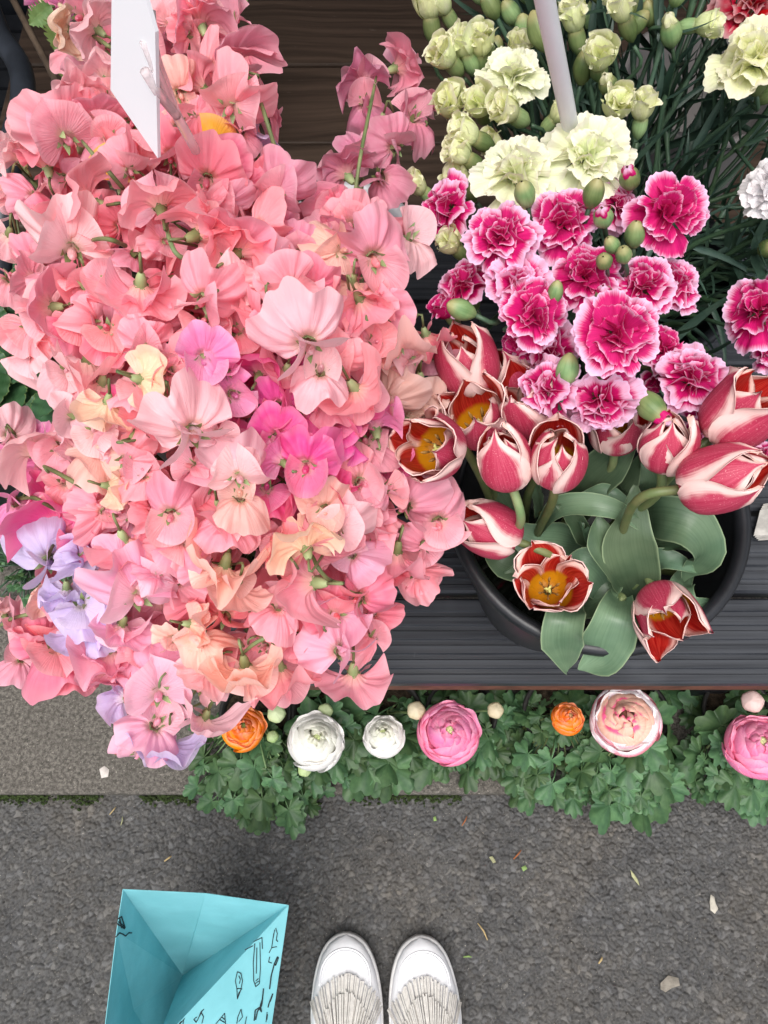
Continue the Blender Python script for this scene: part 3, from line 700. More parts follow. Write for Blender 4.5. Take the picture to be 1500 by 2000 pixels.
STALKS = [((735, 150), (722, 215), (705, 300), (690, 400), .045, 'dusky rose sweet pea with long'), ((160, 275), (185, 305), (212, 335), (240, 368), -.02, 'coral sweet pea beside a yellow'),
          ((75, 905), (115, 925), (150, 945), (185, 965), -.015, 'pale sweet pea at the left edge above'), ((322, 425), (332, 470), (350, 500), (392, 515), -.015, 'big pink sweet pea seen from behind'),
          ((480, 140), (505, 190), (522, 240), (548, 325), .0, 'large pale pink sweet pea with green'), ((610, 1085), (622, 1110), (640, 1130), (662, 1140), -.02, 'creamy peach sweet pea'),
          ((40, 975), (65, 972), (90, 985), (120, 1000), -.015, 'orchid pink sweet pea on the left edge'), ((-5, 1225), (25, 1208), (55, 1200), (85, 1195), -.01, 'pink sweet pea poking out'),
          ((400, 1330), (420, 1345), (410, 1375), (385, 1405), -.01, 'lilac and peach'), ((470, 1280), (500, 1255), (535, 1240), (565, 1235), -.01, 'salmon sweet pea left of the lower right'),
          ((165, 62), (195, 78), (215, 92), (240, 100), -.005, 'peach and pink sweet pea at the top'), ((175, 470), (200, 466), (222, 470), (245, 480), -.02, 'large pale pink round')]
for a, b, c, d, dz, key in STALKS:
    t = [q for q in STEMS if q['label'].startswith(key)][0]
    m = MB(); m.tube(spline([at(x, y, pea_depth(x, y) + dz + (.014, 0, .002, .03)[k]) for k, (x, y) in enumerate((a, b, c, d))], 16), [.0010, .0012, .0013, .0014] + [.0015] * 12, 8); part('flower_stalk', m.mesh('flower_stalk', M_STEM), t)
# ------------------------------------------------------------------ carnation pieces
def cup_petal(seed, rp, zp, wp, L, R, W, thick=0., wave=.0015, nu=15, nv=15, cant=0.):
    g = nprng(seed); p = g.random(6) * 6.28; S = np.linspace(0, 1, len(rp))
    u, v = np.meshgrid(np.linspace(-1, 1, nu), np.linspace(0, 1, nv)); vs = v ** .9
    def cr(a): 
        from numpy.polynomial import polynomial as _p
        return np.interp(vs, S, a)
    def sm(a):                                           # smooth interpolation of the profile
        xs = np.linspace(0, 1, 101); y = np.interp(xs, S, a); ker = np.ones(13) / 13; yp = np.concatenate([np.full(6, y[0]), y, np.full(6, y[-1])])
        y2 = np.convolve(yp, ker, 'valid'); y2[0] = a[0]; y2[-1] = a[-1]; return np.interp(vs, xs, y2)
    r, z, w = sm(rp) * R, sm(zp) * L, sm(wp) * W
    a = u * w / max(R, 1e-4)
    e = np.abs(u) ** 3
    off = wave * e * v * (np.sin(9 * v + p[0]) + .6 * np.sin(17 * v + p[1] + u)) + .6 * wave * np.sin(3 * u + p[2]) * v
    def build(dr):
        rr = r + off + dr - cant * u * u * .004
        return np.dstack([rr * np.sin(a), rr * np.cos(a), z + (-.06 * L * e * v ** 3 if wave else 0)])
    return build
def carn_petal(seed, mat, inner=False):
    g = nprng(seed); p = g.random(8) * 6.28
    u, v = np.meshgrid(np.linspace(-1, 1, 27), np.linspace(.02, 1, 11))
    ph = u * (.78 if inner else .66) * (.3 + .7 * sst(.05, .55, v))
    teeth = np.abs(((u * 9 + p[0]) % 1) - .5) * 2
    R = .0262 * (1 - (.10 if inner else .20) * np.abs(u) ** 2.6 + .05 * np.sin(3 * u + p[1])) * (1 + .055 * (teeth - .5) * sst(.75, 1, v))
    r = R * v; x, y = r * np.sin(ph), r * np.cos(ph)
    A = 1.7 if inner else 1.
    z = .010 * v * (1.25 - v) + A * v ** 2 * (.0030 * np.sin(4.5 * u + p[2]) + .0011 * np.sin(8 * u + p[3]) + .0005 * np.sin(15 * u + p[4]))
    if inner: z += .0085 * v ** 2 * np.sin(2.2 * u + p[5]); y = y - .004 * v ** 2 * np.abs(np.sin(2 * u + p[6])); 
    m = MB(); m.grid(np.dstack([x, y, z])); return m.mesh('petal', mat)
CP = {k: ([carn_petal(400 + i, mt) for i in range(5)], [carn_petal(420 + i, mt, True) for i in range(5)]) for k, mt in (('n', M_CPLAIN),)}
CP['p'] = ([carn_petal(400 + i, M_CPINK) for i in range(5)], [carn_petal(420 + i, M_CPIN2, True) for i in range(5)])
def calyx_mesh(name, L, R, mats, top=.8, seed=0):
    m = MB(); n = 20; g = nprng(seed); rows = []
    for s in np.linspace(0, 1, 9):
        r = R * (.45 + .55 * sst(0, .45, s)) * (1 - (1 - top) * sst(.6, 1, s))
        if s == 0: r = R * .12
        row = []
        for i in range(n):
            a = math.tau * i / n; tip = (1 + .16 * math.cos(5 * a)) if s > .9 else 1
            rr = r * (1 + .02 * math.cos(10 * a)) * (1 + (.10 * math.cos(5 * a) if s > .9 else 0))
            row.append((rr * math.cos(a), rr * math.sin(a), -L + L * s * tip))
        rows.append(row)
    m.grid(np.array(rows), closed=True); return m.mesh(name, mats)
def barrel(seed, mat):
    b = cup_petal(seed, (.35, .8, 1., 1.03, 1.02, 1.08), (0, .2, .45, .7, .88, 1.), (.5, .9, 1.05, 1.1, 1.05, .8), .0245, .0098, .0082, wave=.0016, nu=13, nv=11)
    m = MB(); m.grid(b(0)); return m.mesh('petal', mat)
BARREL = {'n': [barrel(450 + i, M_CPLAIN) for i in range(4)], 'p': [barrel(460 + i, M_CPIN2) for i in range(3)]}
CALYX = calyx_mesh('flower_head', .024, .0068, M_CGREEN)
def bud_mesh(name, L, R, seed, tip=.1):
    m = MB(); rows = []; n = 20
    for s in np.linspace(0, 1, 11):
        r = R * math.sin(math.pi * min(.97, .06 + .92 * s) ** .8) if s < 1 else R * tip
        r = R * (math.sin(math.pi * (.08 + .86 * s)) ** .75) * (1 - .1 * s) if s < 1 else R * tip
        rows.append([(r * (1 + .035 * math.cos(5 * math.tau * i / n)) * math.cos(math.tau * i / n), r * (1 + .035 * math.cos(5 * math.tau * i / n)) * math.sin(math.tau * i / n), -L * .5 + L * s) for i in range(n)])
    m.grid(np.array(rows), closed=True); return m.mesh(name, M_CGREEN)
BUD = bud_mesh('bud', .023, .0078, 1)
def tip_mesh():
    m = MB(); rows = []
    for s in np.linspace(0, 1, 6):
        rows.append([(.0048 * (1 - s ** 2 * .8) * (1 + .22 * math.cos(4 * a + s * 2)) * math.cos(a), .0048 * (1 - s ** 2 * .8) * (1 + .22 * math.cos(4 * a + s * 2)) * math.sin(a), .008 + .0072 * s) for a in np.linspace(0, math.tau, 17)[:-1]])
    m.grid(np.array(rows), UV=np.dstack(np.meshgrid(np.linspace(0, 1, 16), np.linspace(.55, 1, 6))), closed=True); return m
TIP = {'p': tip_mesh().mesh('petal_tip', M_CPINK), 'n': tip_mesh().mesh('petal_tip', M_CPLAIN)}
def blade(seed, L=.07, W=.0032, curl=1.):
    g = nprng(seed); rows = []
    b = g.uniform(-.25, .25)
    for s in np.linspace(0, 1, 12):
        w = W * min(1, s * 8 + .5) * (1 - s ** 2.2) + .0001; a = curl * 1.3 * s
        y, z = L * (s if curl == 0 else math.sin(a) / (curl * 1.3)), L * (0 if curl == 0 else (1 - math.cos(a)) / (curl * 1.3))
        rows.append([(t * w + b * L * s * s, y, -z + abs(t) * w * .45) for t in (-1, -.5, 0, .5, 1)])
    m = MB(); m.grid(np.array(rows)); return m.mesh('leaf', M_CLEAF)
BLADES = [blade(500 + i, [.05, .07, .09, .06, .08, .045][i], [.003, .0035, .0042, .0026, .0036, .003][i], [.3, .9, .5, 1.3, -.4, .8][i]) for i in range(6)]

CC = dict(g=srgb(240, 244, 206), h=srgb(236, 240, 184), w=srgb(244, 242, 244), r=srgb(200, 20, 50), y=srgb(238, 240, 190))
def carn_depth(px, py):
    if py < 345 and px < 1240: return .60 + (345 - py) / 345 * .07
    if py < 300: return .64 + (300 - py) / 300 * .06
    return .545 + .05 * ((px - 1130) / 300) ** 2 + .03 * ((py - 560) / 250) ** 2
def carnation(label, items, root=None, group=None, rng=RNG, cat='carnation', leaves=4):
    root = root or BC
    base = Vector((root.x + rng.uniform(-.05, .05), root.y + rng.uniform(-.05, .05), root.z + .02))
    t = thing('carnation', label, cat, tuple(base), group)
    P = []
    for (px, py, s, K, b, e, dl) in items: P.append(at(px, py, carn_depth(px, py) + dl))
    items = [(a, b, c, K, bb + rng.uniform(-35, 35), max(15, e - rng.uniform(0, 22)) if K in 'pgwy' else e, dl) for a, b, c, K, bb, e, dl in items]
    ctr = sum(P, Vector()) / len(P)
    out = Vector((ctr.x - base.x, ctr.y - base.y, 0)); rimp = Vector((root.x, root.y, root.z + .245)) + out.normalized() * min(.085, out.length)
    view = (ctr - CAM).normalized()
    joint = ctr.lerp(rimp, .42) + view * .02
    sm = MB(); main = spline([base, rimp, rimp.lerp(joint, .5) + Vector((rng.uniform(-.012, .012), rng.uniform(-.012, .012), .008)), joint], 18)
    rr = [.0024 + (.0012 if k % 4 == 2 else 0) for k in range(18)]; sm.tube(main, rr, 7)
    for (px, py, s, K, b, e, dl), p in zip(items, P):
        n = (CAM - p).normalized(); i = idir(b); i = (i - n * i.dot(n)).normalized()
        ax = n * math.sin(rad(e)) + i * math.cos(rad(e))
        ty = 'p' if K in ('p', 'hp', 'bp', 'tp') else 'n'
        col = CC['g'] if K == 'g' else CC['h'] if K in ('hg', 'bg') else CC.get(K, CC['w'])
        if ty == 'p': col = (rng.uniform(.36, .54), .5, .5)
        if K in ('p', 'g', 'w', 'r', 'y'):
            sc = s * depth(p) / F / .0480; mw = frame_z(ax, p - ax * .006 * sc, sc, rng.random() * 6)
            fh = part('flower_head', CALYX, t, mw); op_ = rng.uniform(-6, 14)
            for ring, (cnt, el, k, ls, z0) in enumerate(((6, 3, 0, 1., -.002), (5, 18, 0, .90, 0), (5, 38, 1, .80, .001), (4, 58, 1, .70, .002), (4, 76, 1, .62, .003))):
                for q in range(cnt):
                    a = math.tau * (q + .5 * (ring % 2)) / cnt + rng.uniform(-.28, .28) + ring
                    l = mw @ Matrix.Rotation(a, 4, 'Z') @ Matrix.Translation((0, .0015, z0)) @ Matrix.Rotation(rad(min(86, el + op_ * (1 - ring * .15) + rng.uniform(-14, 14))), 4, 'X') @ Matrix.Rotation(rad(rng.uniform(-9, 9)), 4, 'Y') @ Matrix.Scale(ls * rng.uniform(.86, 1.08), 4)
                    part('petal', rng.choice(CP[ty][k]), fh, l, col)
            tail = p - ax * .029 * sc
        elif K in ('hp', 'hg'):
            sc = s * depth(p) / F / .0200; mw = frame_z(ax, p - ax * .004, sc * .85, rng.random() * 6)
            fh = part('flower_head', CALYX, t, mw)
            for q in range(5):
                l = mw @ Matrix.Rotation(math.tau * q / 5 + rng.uniform(-.2, .2), 4, 'Z') @ Matrix.Translation((0, 0, -.006)) @ Matrix.Rotation(rad(rng.uniform(-9, 4)), 4, 'X') @ Matrix.Scale(rng.uniform(.9, 1.08), 4)
                part('petal', rng.choice(BARREL[ty]), fh, l, col)
            for q in range(5):
                l = mw @ Matrix.Rotation(math.tau * q / 5 + rng.uniform(-.3, .3), 4, 'Z') @ Matrix.Translation((0, .0015, -.001)) @ Matrix.Rotation(rad(82 + rng.uniform(-8, 8)), 4, 'X') @ Matrix.Scale(rng.uniform(.66, .82), 4)
                part('petal', rng.choice(CP[ty][1]), fh, l, col)
            tail = p - ax * .026 * sc
        else:                                                     # closed bud, with or without a coloured tip
            sc = s * depth(p) / F / .0165; mw = frame_z(ax, p, sc, rng.random() * 6)
            fh = part('bud', BUD, t, mw)
            if K != 'bb': part('petal_tip', TIP['p' if K in ('bp', 'tp') else 'n'], fh, mw if K == 'tp' or K == 'bg' else mw @ Matrix.Translation((0, 0, -.0035)) @ Matrix.Scale(.9, 4), col)
            tail = p - ax * .011 * sc
        mid = tail - ax * .02; sm.tube(spline([tail, mid, mid.lerp(joint, .55) + view * .004, joint], 10), .0019, 7)
    part('stem', sm.mesh('stem', M_CSTEM), t)
    for k in range(leaves):
        q = main[min(17, 6 + int(k * 11 / max(1, leaves)))]; up = (main[min(17, 8 + int(k * 9 / max(1, leaves)))] - q)
        up = up.normalized() if up.length > 1e-5 else Vector((0, 0, 1))
        sd = up.orthogonal(); sd.rotate(Matrix.Rotation(rng.random() * 6.28, 3, up))
        Y = (up * .75 + sd * .6).normalized(); part('leaf', rng.choice(BLADES), t, frame_yz(Y, sd, q, rng.uniform(.8, 1.3)))
    return t
CARN = '''
pink edged magenta carnation topmost at the left of the pink bunch|870,405,118,p,-60,55,.01;815,362,46,hg,-45,25,.02|
crimson hearted carnation with wide cup, second from the left|980,462,140,p,-20,68,-.01;895,352,52,hg,-50,30,.03|
deep magenta carnation under the pale green one|1100,432,135,p,10,62,.01;1025,378,46,bp,-10,45,-.02;1160,377,46,bb,10,35,-.02|
red magenta carnation above the two buds left of the tulips|905,555,118,p,-60,60,.02;900,604,46,bb,-80,25,-.01;868,603,46,hp,-70,35,.01|
rosy carnation directly below the crimson hearted one|1012,552,130,p,20,66,0;880,474,50,hg,-60,40,.02|
dark ruffled carnation beside the cluster of three closed buds|1145,535,140,p,10,72,.01;1195,478,34,bb,0,50,-.015;1180,510,36,bb,-10,70,-.02;1218,497,36,bb,10,60,-.018|
pink carnation opening between the tulips and the rosy one|1042,612,135,p,30,64,-.01;1085,570,34,bb,40,20,-.01|
half hidden magenta carnation behind the pink tipped buds|1210,402,105,p,40,50,.03;1230,348,45,tp,20,60,-.005;1178,424,44,tp,-5,65,-.012;1240,457,44,bb,-20,40,.01|
brightest pink carnation set apart at the upper right of the bunch|1306,413,150,p,10,80,-.01|
magenta carnation right of the three closed buds|1255,557,130,p,0,70,.01|
rightmost of the paired carnations right of the three closed buds|1315,556,115,p,50,60,.025|
largest pink carnation in the middle of the bunch|1203,655,175,p,0,76,-.035;1180,577,40,tp,-20,60,-.01|
deep magenta carnation shaded under the others above the tulips|1072,688,125,p,170,60,.03;1012,668,90,p,-120,50,.03|
pale pink carnation facing left above the tulips|1068,758,125,p,-50,58,-.01;1108,722,50,bb,40,20,-.015|
ruffled carnation just above the tulip leaves|1170,787,155,p,190,70,-.02;1272,795,58,tp,165,20,-.03|
narrow carnation tucked behind the largest pink one|1292,682,110,p,60,50,.03;1285,740,80,p,150,40,.04|
lilac pink carnation at the right above the right hand tulips|1352,738,145,p,20,68,-.01;1368,832,90,p,170,60,.02|
pink carnation cut by the right edge halfway up|1480,602,140,p,-40,65,0|
small pink carnation petals at the right edge below the large one|1508,682,80,p,0,60,.01;1496,888,80,p,60,50,.0|
tall pair of pale green half open carnations by the brown table|868,108,58,hg,-60,40,0;905,88,58,hg,-10,25,0;938,85,58,hg,10,35,0;965,100,40,bb,10,10,.03|
open pale green carnation highest of the open ones|1005,147,125,g,-10,62,0;1055,60,56,bb,0,10,-.01|
pale green half open carnation hanging in front of the rose sweet peas|880,206,62,hg,-20,60,.01;838,12,60,hg,20,10,.02;862,8,50,hg,0,20,.02|
pale green half open carnation in the middle of the green cluster|935,204,58,hg,-40,55,0;912,262,60,hg,-60,30,-.01;898,298,56,hg,-70,25,0|
cream green half open carnation beneath the highest open one|990,216,62,hg,-40,45,-.01;1012,95,48,hg,0,40,.02;960,282,46,hg,-70,40,.02|
largest pale green carnation at the foot of the white pole|1150,302,165,g,10,74,-.03;1092,218,46,hg,10,20,.02|
pale green carnation just above the magenta ones|1010,337,155,g,-10,66,-.015|
greenish half open carnation right of the white pole|1170,112,62,hg,0,55,.0;1187,165,40,bg,-20,60,0;1140,130,46,bb,-10,20,.03|
lime half open carnation above the pink tipped bud|1206,206,62,hg,-10,58,-.01;1256,212,52,hg,10,25,0|
two plump green buds at the top right|1310,62,46,bg,-20,40,0;1378,48,50,hg,50,15,-.005|BD
large pale yellow green carnation at the top right edge|1475,112,165,y,-20,60,-.03|BD
crimson carnation cut off at the top right corner|1468,8,135,r,0,35,.0|BD
white carnation cut by the right edge|1502,368,120,w,-30,55,.0|BD
pale green half open carnations at the top edge by the pole|1215,18,60,hg,-5,25,.0;1120,40,60,hg,0,20,.03;1245,45,40,bb,10,15,.02|
'''
for ln in CARN.strip().splitlines():
    lab, its, rt_ = ln.split('|'); L = []
    for b in its.split(';'):
        q = b.split(','); L.append((float(q[0]), float(q[1]), float(q[2]), q[3], float(q[4]), float(q[5]), float(q[6])))
    carnation(lab, L, BD if rt_ == 'BD' else BC)
# stems and leaves of the carnations standing behind (heads lie beyond the frame or hidden)
rs = random.Random(31)
for k in range(64):
    t_ = rs.random()
    px, py = (rs.uniform(930, 1500), rs.uniform(-140, 60)) if k < 40 else (rs.uniform(1480, 1640), rs.uniform(100, 620))
    D = rs.uniform(.66, .78); head = at(px, py, D)
    root = BC if (px < 1480 or k % 2) else BC
    base = Vector((root.x + rs.uniform(-.06, .06), root.y + rs.uniform(-.06, .06), root.z + .02))
    out = Vector((head.x - root.x, head.y - root.y, 0)); rimp = Vector((root.x + rs.uniform(-.05, .05), root.y + rs.uniform(-.03, .05), root.z + .245)) + out.normalized() * min(.06, out.length)
    t = thing('carnation', 'budded carnation on a dark green stem among the crowded stems at the top right', 'carnation', tuple(base), 'budded carnations crowded behind the open flowers')
    path = spline([base, rimp, rimp.lerp(head, .5) + Vector((rs.uniform(-.03, .03), rs.uniform(-.03, .03), 0)), head], 26)
    sm = MB(); sm.tube(path, [.0023 + (.0014 if q % 5 == 2 else 0) for q in range(26)], 7); part('stem', sm.mesh('stem', M_CSTEM), t)
    fh = part('bud', BUD, t, frame_z((path[-1] - path[-2]), path[-1], 1.1))
    for q in range(7, 26, 5):
        for sg in (0, math.pi):
            a = path[q]; up = (path[min(25, q + 1)] - path[q - 1]).normalized(); sd = up.orthogonal(); sd.rotate(Matrix.Rotation(sg + k, 3, up))
            part('leaf', rs.choice(BLADES), t, frame_yz((up * .8 + sd * rs.uniform(.35, .9)).normalized(), sd, a, rs.uniform(.8, 1.5)))

# ------------------------------------------------------------------ tulips
TP = ((.10, .62, .95, 1.0, .92, .68, .40), (0, .04, .20, .42, .63, .83, 1.0), (.28, .72, 1.0, 1.02, .84, .50, .03))
TP_OPEN = ((.10, .55, .85, .98, 1.08, 1.18, 1.25), (0, .05, .22, .44, .66, .86, 1.0), (.28, .72, 1.0, 1.08, 1.0, .70, .06))
TP_MID = ((.10, .62, .95, 1.0, .97, .88, .76), (0, .04, .20, .42, .63, .83, 1.0), (.28, .72, 1.0, 1.04, .88, .56, .04))
def tulip_petal(seed, prof, R=.0250, L=.066, W=.031, wave=.0022):
    b = cup_petal(seed, *prof, L, R, W, wave=wave); m = MB()
    uvg = np.dstack(np.meshgrid(np.linspace(0, 1, 15), np.linspace(0, 1, 15)))
    m.grid(b(.0006), UV=uvg, mat=0, flip=True); m.grid(b(-.0006), UV=uvg, mat=1)
    nu, nv, n = 15, 15, 225                                # close the rim between the two skins
    loop = [j * nu for j in range(nv)] + [(nv - 1) * nu + i for i in range(1, nu)] + [j * nu + nu - 1 for j in range(nv - 2, -1, -1)]
    for a_, b_ in zip(loop[:-1], loop[1:]): m.f.append([a_, b_, b_ + n, a_ + n]); m.mi.append(0); m.sm.append(True)
    return m.mesh('petal', [M_TOUT, M_TIN])
TUL_C = [tulip_petal(600 + i, TP) for i in range(6)]
TUL_M = [tulip_petal(640 + i, TP_MID, wave=.0032) for i in range(6)]
TUL_O = [tulip_petal(620 + i, TP_OPEN, wave=.0035) for i in range(6)]
def stamens():
    m = MB()
    for k in range(6):
        a = k * math.tau / 6; c, s = math.cos(a), math.sin(a)
        m.tube([(0.003 * c, .003 * s, .003), (.007 * c, .007 * s, .014), (.0095 * c, .0095 * s, .019)], [.0009, .0008, .0006], 6, 0)
        m.tube([(.0085 * c, .0085 * s, .0165), (.0105 * c, .0105 * s, .021), (.0120 * c, .0120 * s, .0255)], [.0010, .0016, .0005], 6, 0)
    return m.mesh('stamens', M_STAMEN)
def pistil():
    m = MB(); m.tube([(0, 0, .002), (0, 0, .012), (0, 0, .018)], [.0028, .003, .002], 8)
    for k in range(3):
        a = k * math.tau / 3 + .5; m.tube([(0, 0, .018), (.0025 * math.cos(a), .0025 * math.sin(a), .0198), (.0048 * math.cos(a), .0048 * math.sin(a), .0188)], [.0016, .0015, .0008], 6)
    return m.mesh('pistil', M_PISTIL)
STAM, PIST = stamens(), pistil()
def tulip(label, bx, by, D, s, b, e, op, rng=RNG, spin=None, lean=None):
    p = at(bx, by, D); n = (CAM - p).normalized(); i = idir(b); i = (i - n * i.dot(n)).normalized()
    ax = (n * math.sin(rad(e)) + i * math.cos(rad(e))).normalized(); sc = s * D / F / .056
    base = Vector((TUB.x + (p.x - TUB.x) * .35, TUB.y + (p.y - TUB.y) * .35, BZ + .015))
    t = thing('tulip', label, 'tulip', tuple(base), 'red and white tulips in the black bucket')
    mw = frame_z(ax, p, sc, spin if spin is not None else rng.random() * 6)
    for k in range(6):
        inner = k % 2; tilt = (-op * 15 + (2 if not inner else 6)) + rng.uniform(-8, 7) * (.6 + op)
        l = mw @ Matrix.Rotation(k * math.tau / 6 + rng.uniform(-.1, .1), 4, 'Z') @ Matrix.Rotation(rad(tilt), 4, 'X') @ Matrix.Scale((.9 if inner else 1.) * rng.uniform(.9, 1.08), 4)
        part('petal', rng.choice(TUL_O if op > .55 else TUL_M if op > .25 else TUL_C), t, l)
    part('stamens', STAM, t, mw); part('pistil', PIST, t, mw)
    m = MB(); tail = p + ax * .001; k1 = p - ax * .035
    rim = Vector((TUB.x, TUB.y, BZ + .24)); o = Vector((p.x - TUB.x, p.y - TUB.y, 0)); rim += o.normalized() * min(o.length * .8, .095)
    m.tube(spline([tail, k1, rim, base], 20), [.0036] * 12 + [.0042] * 8, 9); part('stem', m.mesh('stem', M_TSTEM), t)
    return t
TL = [
 ('topmost tall tulip standing beside the faded sweet peas', 930, 762, .60, 118, -18, 28, .12),
 ('narrow half closed tulip right of the topmost one', 1010, 772, .625, 105, -22, 42, .18),
 ('tulip with an open orange brown inside in the upper cluster', 945, 850, .60, 122, -20, 52, .50),
 ('wide open tulip at the far left touching the sweet peas', 872, 880, .565, 122, -80, 60, .45),
 ('closed tulip at the front of the upper left cluster', 1000, 948, .575, 114, -14, 36, .10),
 ('tulip half hidden behind the closed one and a pale carnation', 1050, 838, .60, 118, -14, 45, .35),
 ('squat half open tulip left of the big upper leaf', 1084, 935, .57, 128, 8, 56, .16),
 ('tulip under the long carnation bud on the right', 1292, 910, .575, 116, 12, 45, .14),
 ('large pale edged tulip uppermost at the right edge', 1392, 852, .56, 142, 48, 24, .28),
 ('large dewy tulip lying to the right over the bucket rim', 1330, 955, .55, 146, 74, 20, .22),
 ('tulip lying to the left over the bucket rim', 1008, 1056, .63, 118, -66, 24, .20),
 ('wide open tulip facing up with yellow centre and stamens', 1070, 1155, .655, 100, 20, 82, .60),
 ('open tulip hanging to the lower right over the rim', 1280, 1160, .655, 112, 150, 48, .45),
 ('tulip peeking out under the carnations above the big leaf', 1200, 870, .63, 110, 10, 50, .40),
]
for a in TL: tulip(*a)
# tulip leaves: each leaf belongs to a leafy shoot standing in the bucket
def leaf_px(pts, n=22, nu=9, cup=.35):
    W = [Vector(at(x, y, d)) for x, y, d, w, r in pts]
    P = spline(W, n); ts = np.linspace(0, 1, len(pts)); rows = []
    wd = .84 * np.interp(np.linspace(0, 1, n), ts, [q[3] for q in pts]); ro = np.interp(np.linspace(0, 1, n), ts, [q[4] for q in pts])
    for k, p in enumerate(P):
        T = (P[min(k + 1, n - 1)] - P[max(k - 1, 0)]).normalized(); nv_ = (CAM - p).normalized(); nv_ = (nv_ - T * nv_.dot(T)).normalized()
        S = T.cross(nv_); c, s_ = math.cos(rad(ro[k])), math.sin(rad(ro[k])); S2 = S * c + nv_ * s_; N2 = nv_ * c - S * s_
        hw = max(.0006, wd[k] * depth(p) / F / 2)
        rows.append([tuple(p + S2 * (t * hw) + N2 * (cup * hw * t * t + .0026 * math.sin(k * .7 + t * 2 + len(pts)) * t * t)) for t in np.linspace(-1, 1, nu)])
    m = MB(); m.grid(np.array(rows)); return m.mesh('leaf', M_TLEAF)
TLV = [
 ('tulip shoot with two broad leaves bent over the front rim', [
   [(1120, 1165, .70, 40, 0), (1105, 1205, .655, 92, -8), (1098, 1255, .665, 98, 4), (1108, 1312, .70, 8, 10)],
   [(1212, 1165, .69, 50, 0), (1205, 1200, .655, 96, 12), (1190, 1245, .66, 122, 4), (1172, 1285, .675, 88, 0), (1130, 1308, .69, 5, 0)]]),
 ('tulip shoot with a long twisting upright leaf in the centre of the bucket', [
   [(1250, 1185, .72, 40, 20), (1240, 1120, .67, 118, 14), (1225, 1060, .645, 125, -10), (1232, 1000, .63, 80, -25), (1242, 948, .62, 6, -35)],
   [(1230, 1160, .72, 40, -30), (1195, 1100, .66, 96, -42), (1175, 1050, .645, 84, -20), (1172, 1005, .64, 8, 10)]]),
 ('tulip shoot with a narrow leaf arching sideways across the bucket', [
   [(1050, 1040, .70, 30, 30), (1085, 995, .655, 48, 22), (1150, 985, .635, 56, 5), (1215, 1000, .63, 44, -12), (1262, 1038, .64, 3, -20)],
   [(1130, 975, .67, 20, 0), (1175, 962, .655, 40, 20), (1225, 985, .65, 34, 30), (1250, 1010, .66, 4, 20)]]),
 ('tulip shoot with a broad shiny leaf folding down at the right', [
   [(1250, 1010, .70, 70, -10), (1300, 1012, .65, 105, -4), (1352, 1030, .635, 112, 16), (1378, 1075, .65, 88, 40), (1352, 1112, .68, 50, 30), (1335, 1135, .70, 5, 20)],
   [(1255, 1065, .70, 30, 20), (1310, 1060, .67, 42, 25), (1352, 1065, .655, 34, 10), (1384, 1072, .66, 4, 0)]]),
 ('tulip shoot with a large dark leaf behind the squat half open tulip', [
   [(1120, 1010, .74, 50, 10), (1150, 950, .68, 110, 16), (1195, 905, .65, 100, 10), (1250, 852, .63, 6, 0)],
   [(1150, 980, .74, 60, -20), (1185, 960, .70, 90, -25), (1222, 930, .68, 70, -30), (1250, 890, .66, 5, -20)]]),
 ('tulip shoot with dark leaves inside the left of the bucket', [
   [(1150, 1070, .74, 50, 0), (1090, 1060, .70, 95, -6), (1030, 1050, .69, 80, 10), (985, 1010, .70, 5, 20)],
   [(1100, 1120, .75, 40, 10), (1040, 1105, .72, 90, 10), (985, 1095, .71, 80, 0), (940, 1060, .72, 6, 0)],
   [(1010, 1030, .75, 40, 20), (985, 980, .71, 70, 25), (955, 930, .69, 50, 20), (930, 890, .68, 4, 0)]]),
 ('tulip shoot with a pale leaf between the two front tulips', [
   [(1190, 1170, .72, 50, -10), (1165, 1125, .675, 100, -15), (1135, 1100, .665, 80, -5), (1105, 1100, .68, 6, 0)],
   [(1110, 1180, .74, 60, 0), (1150, 1170, .70, 90, 10), (1190, 1150, .69, 60, 0), (1220, 1130, .70, 5, 0)]]),
 ('tulip shoot with leaves behind the right hand tulips', [
   [(1250, 990, .74, 60, 0), (1300, 960, .68, 90, 10), (1345, 965, .66, 80, 10), (1390, 1000, .67, 5, 0)],
   [(1260, 1000, .74, 50, 0), (1275, 950, .69, 70, 15), (1270, 920, .68, 60, 10), (1262, 880, .68, 5, 0)],
   [(1340, 1120, .73, 30, 0), (1330, 1150, .70, 60, 10), (1352, 1180, .69, 40, 0), (1395, 1172, .70, 4, 0)],
   [(1300, 960, .72, 30, 30), (1325, 910, .68, 30, 40), (1330, 880, .66, 20, 40), (1335, 850, .65, 3, 30)]]),
 ('tulip shoot with slim upright leaves between the central leaf and the rim', [
   [(1180, 1090, .73, 40, 20), (1150, 1050, .68, 52, 30), (1120, 1010, .655, 44, 15), (1085, 985, .65, 4, 0)],
   [(1215, 1120, .73, 40, -20), (1270, 1095, .685, 60, -10), (1315, 1095, .67, 46, 15), (1362, 1120, .68, 4, 20)],
   [(1100, 1060, .74, 40, 10), (1060, 1085, .70, 62, 0), (1020, 1110, .69, 44, -10), (985, 1118, .69, 4, 0)],
   [(1225, 1000, .73, 40, 40), (1205, 960, .68, 50, 35), (1200, 925, .66, 36, 20), (1212, 888, .65, 4, 10)]]),
 ('tulip shoot with a small rolled leaf in the middle of the bucket', [
   [(1200, 1110, .72, 40, -60), (1160, 1070, .67, 66, -62), (1140, 1040, .655, 50, -70), (1130, 1015, .66, 6, -60)],
   [(1060, 1010, .73, 30, 40), (1050, 960, .70, 40, 45), (1062, 920, .68, 34, 40), (1080, 880, .67, 4, 30)]]),
]
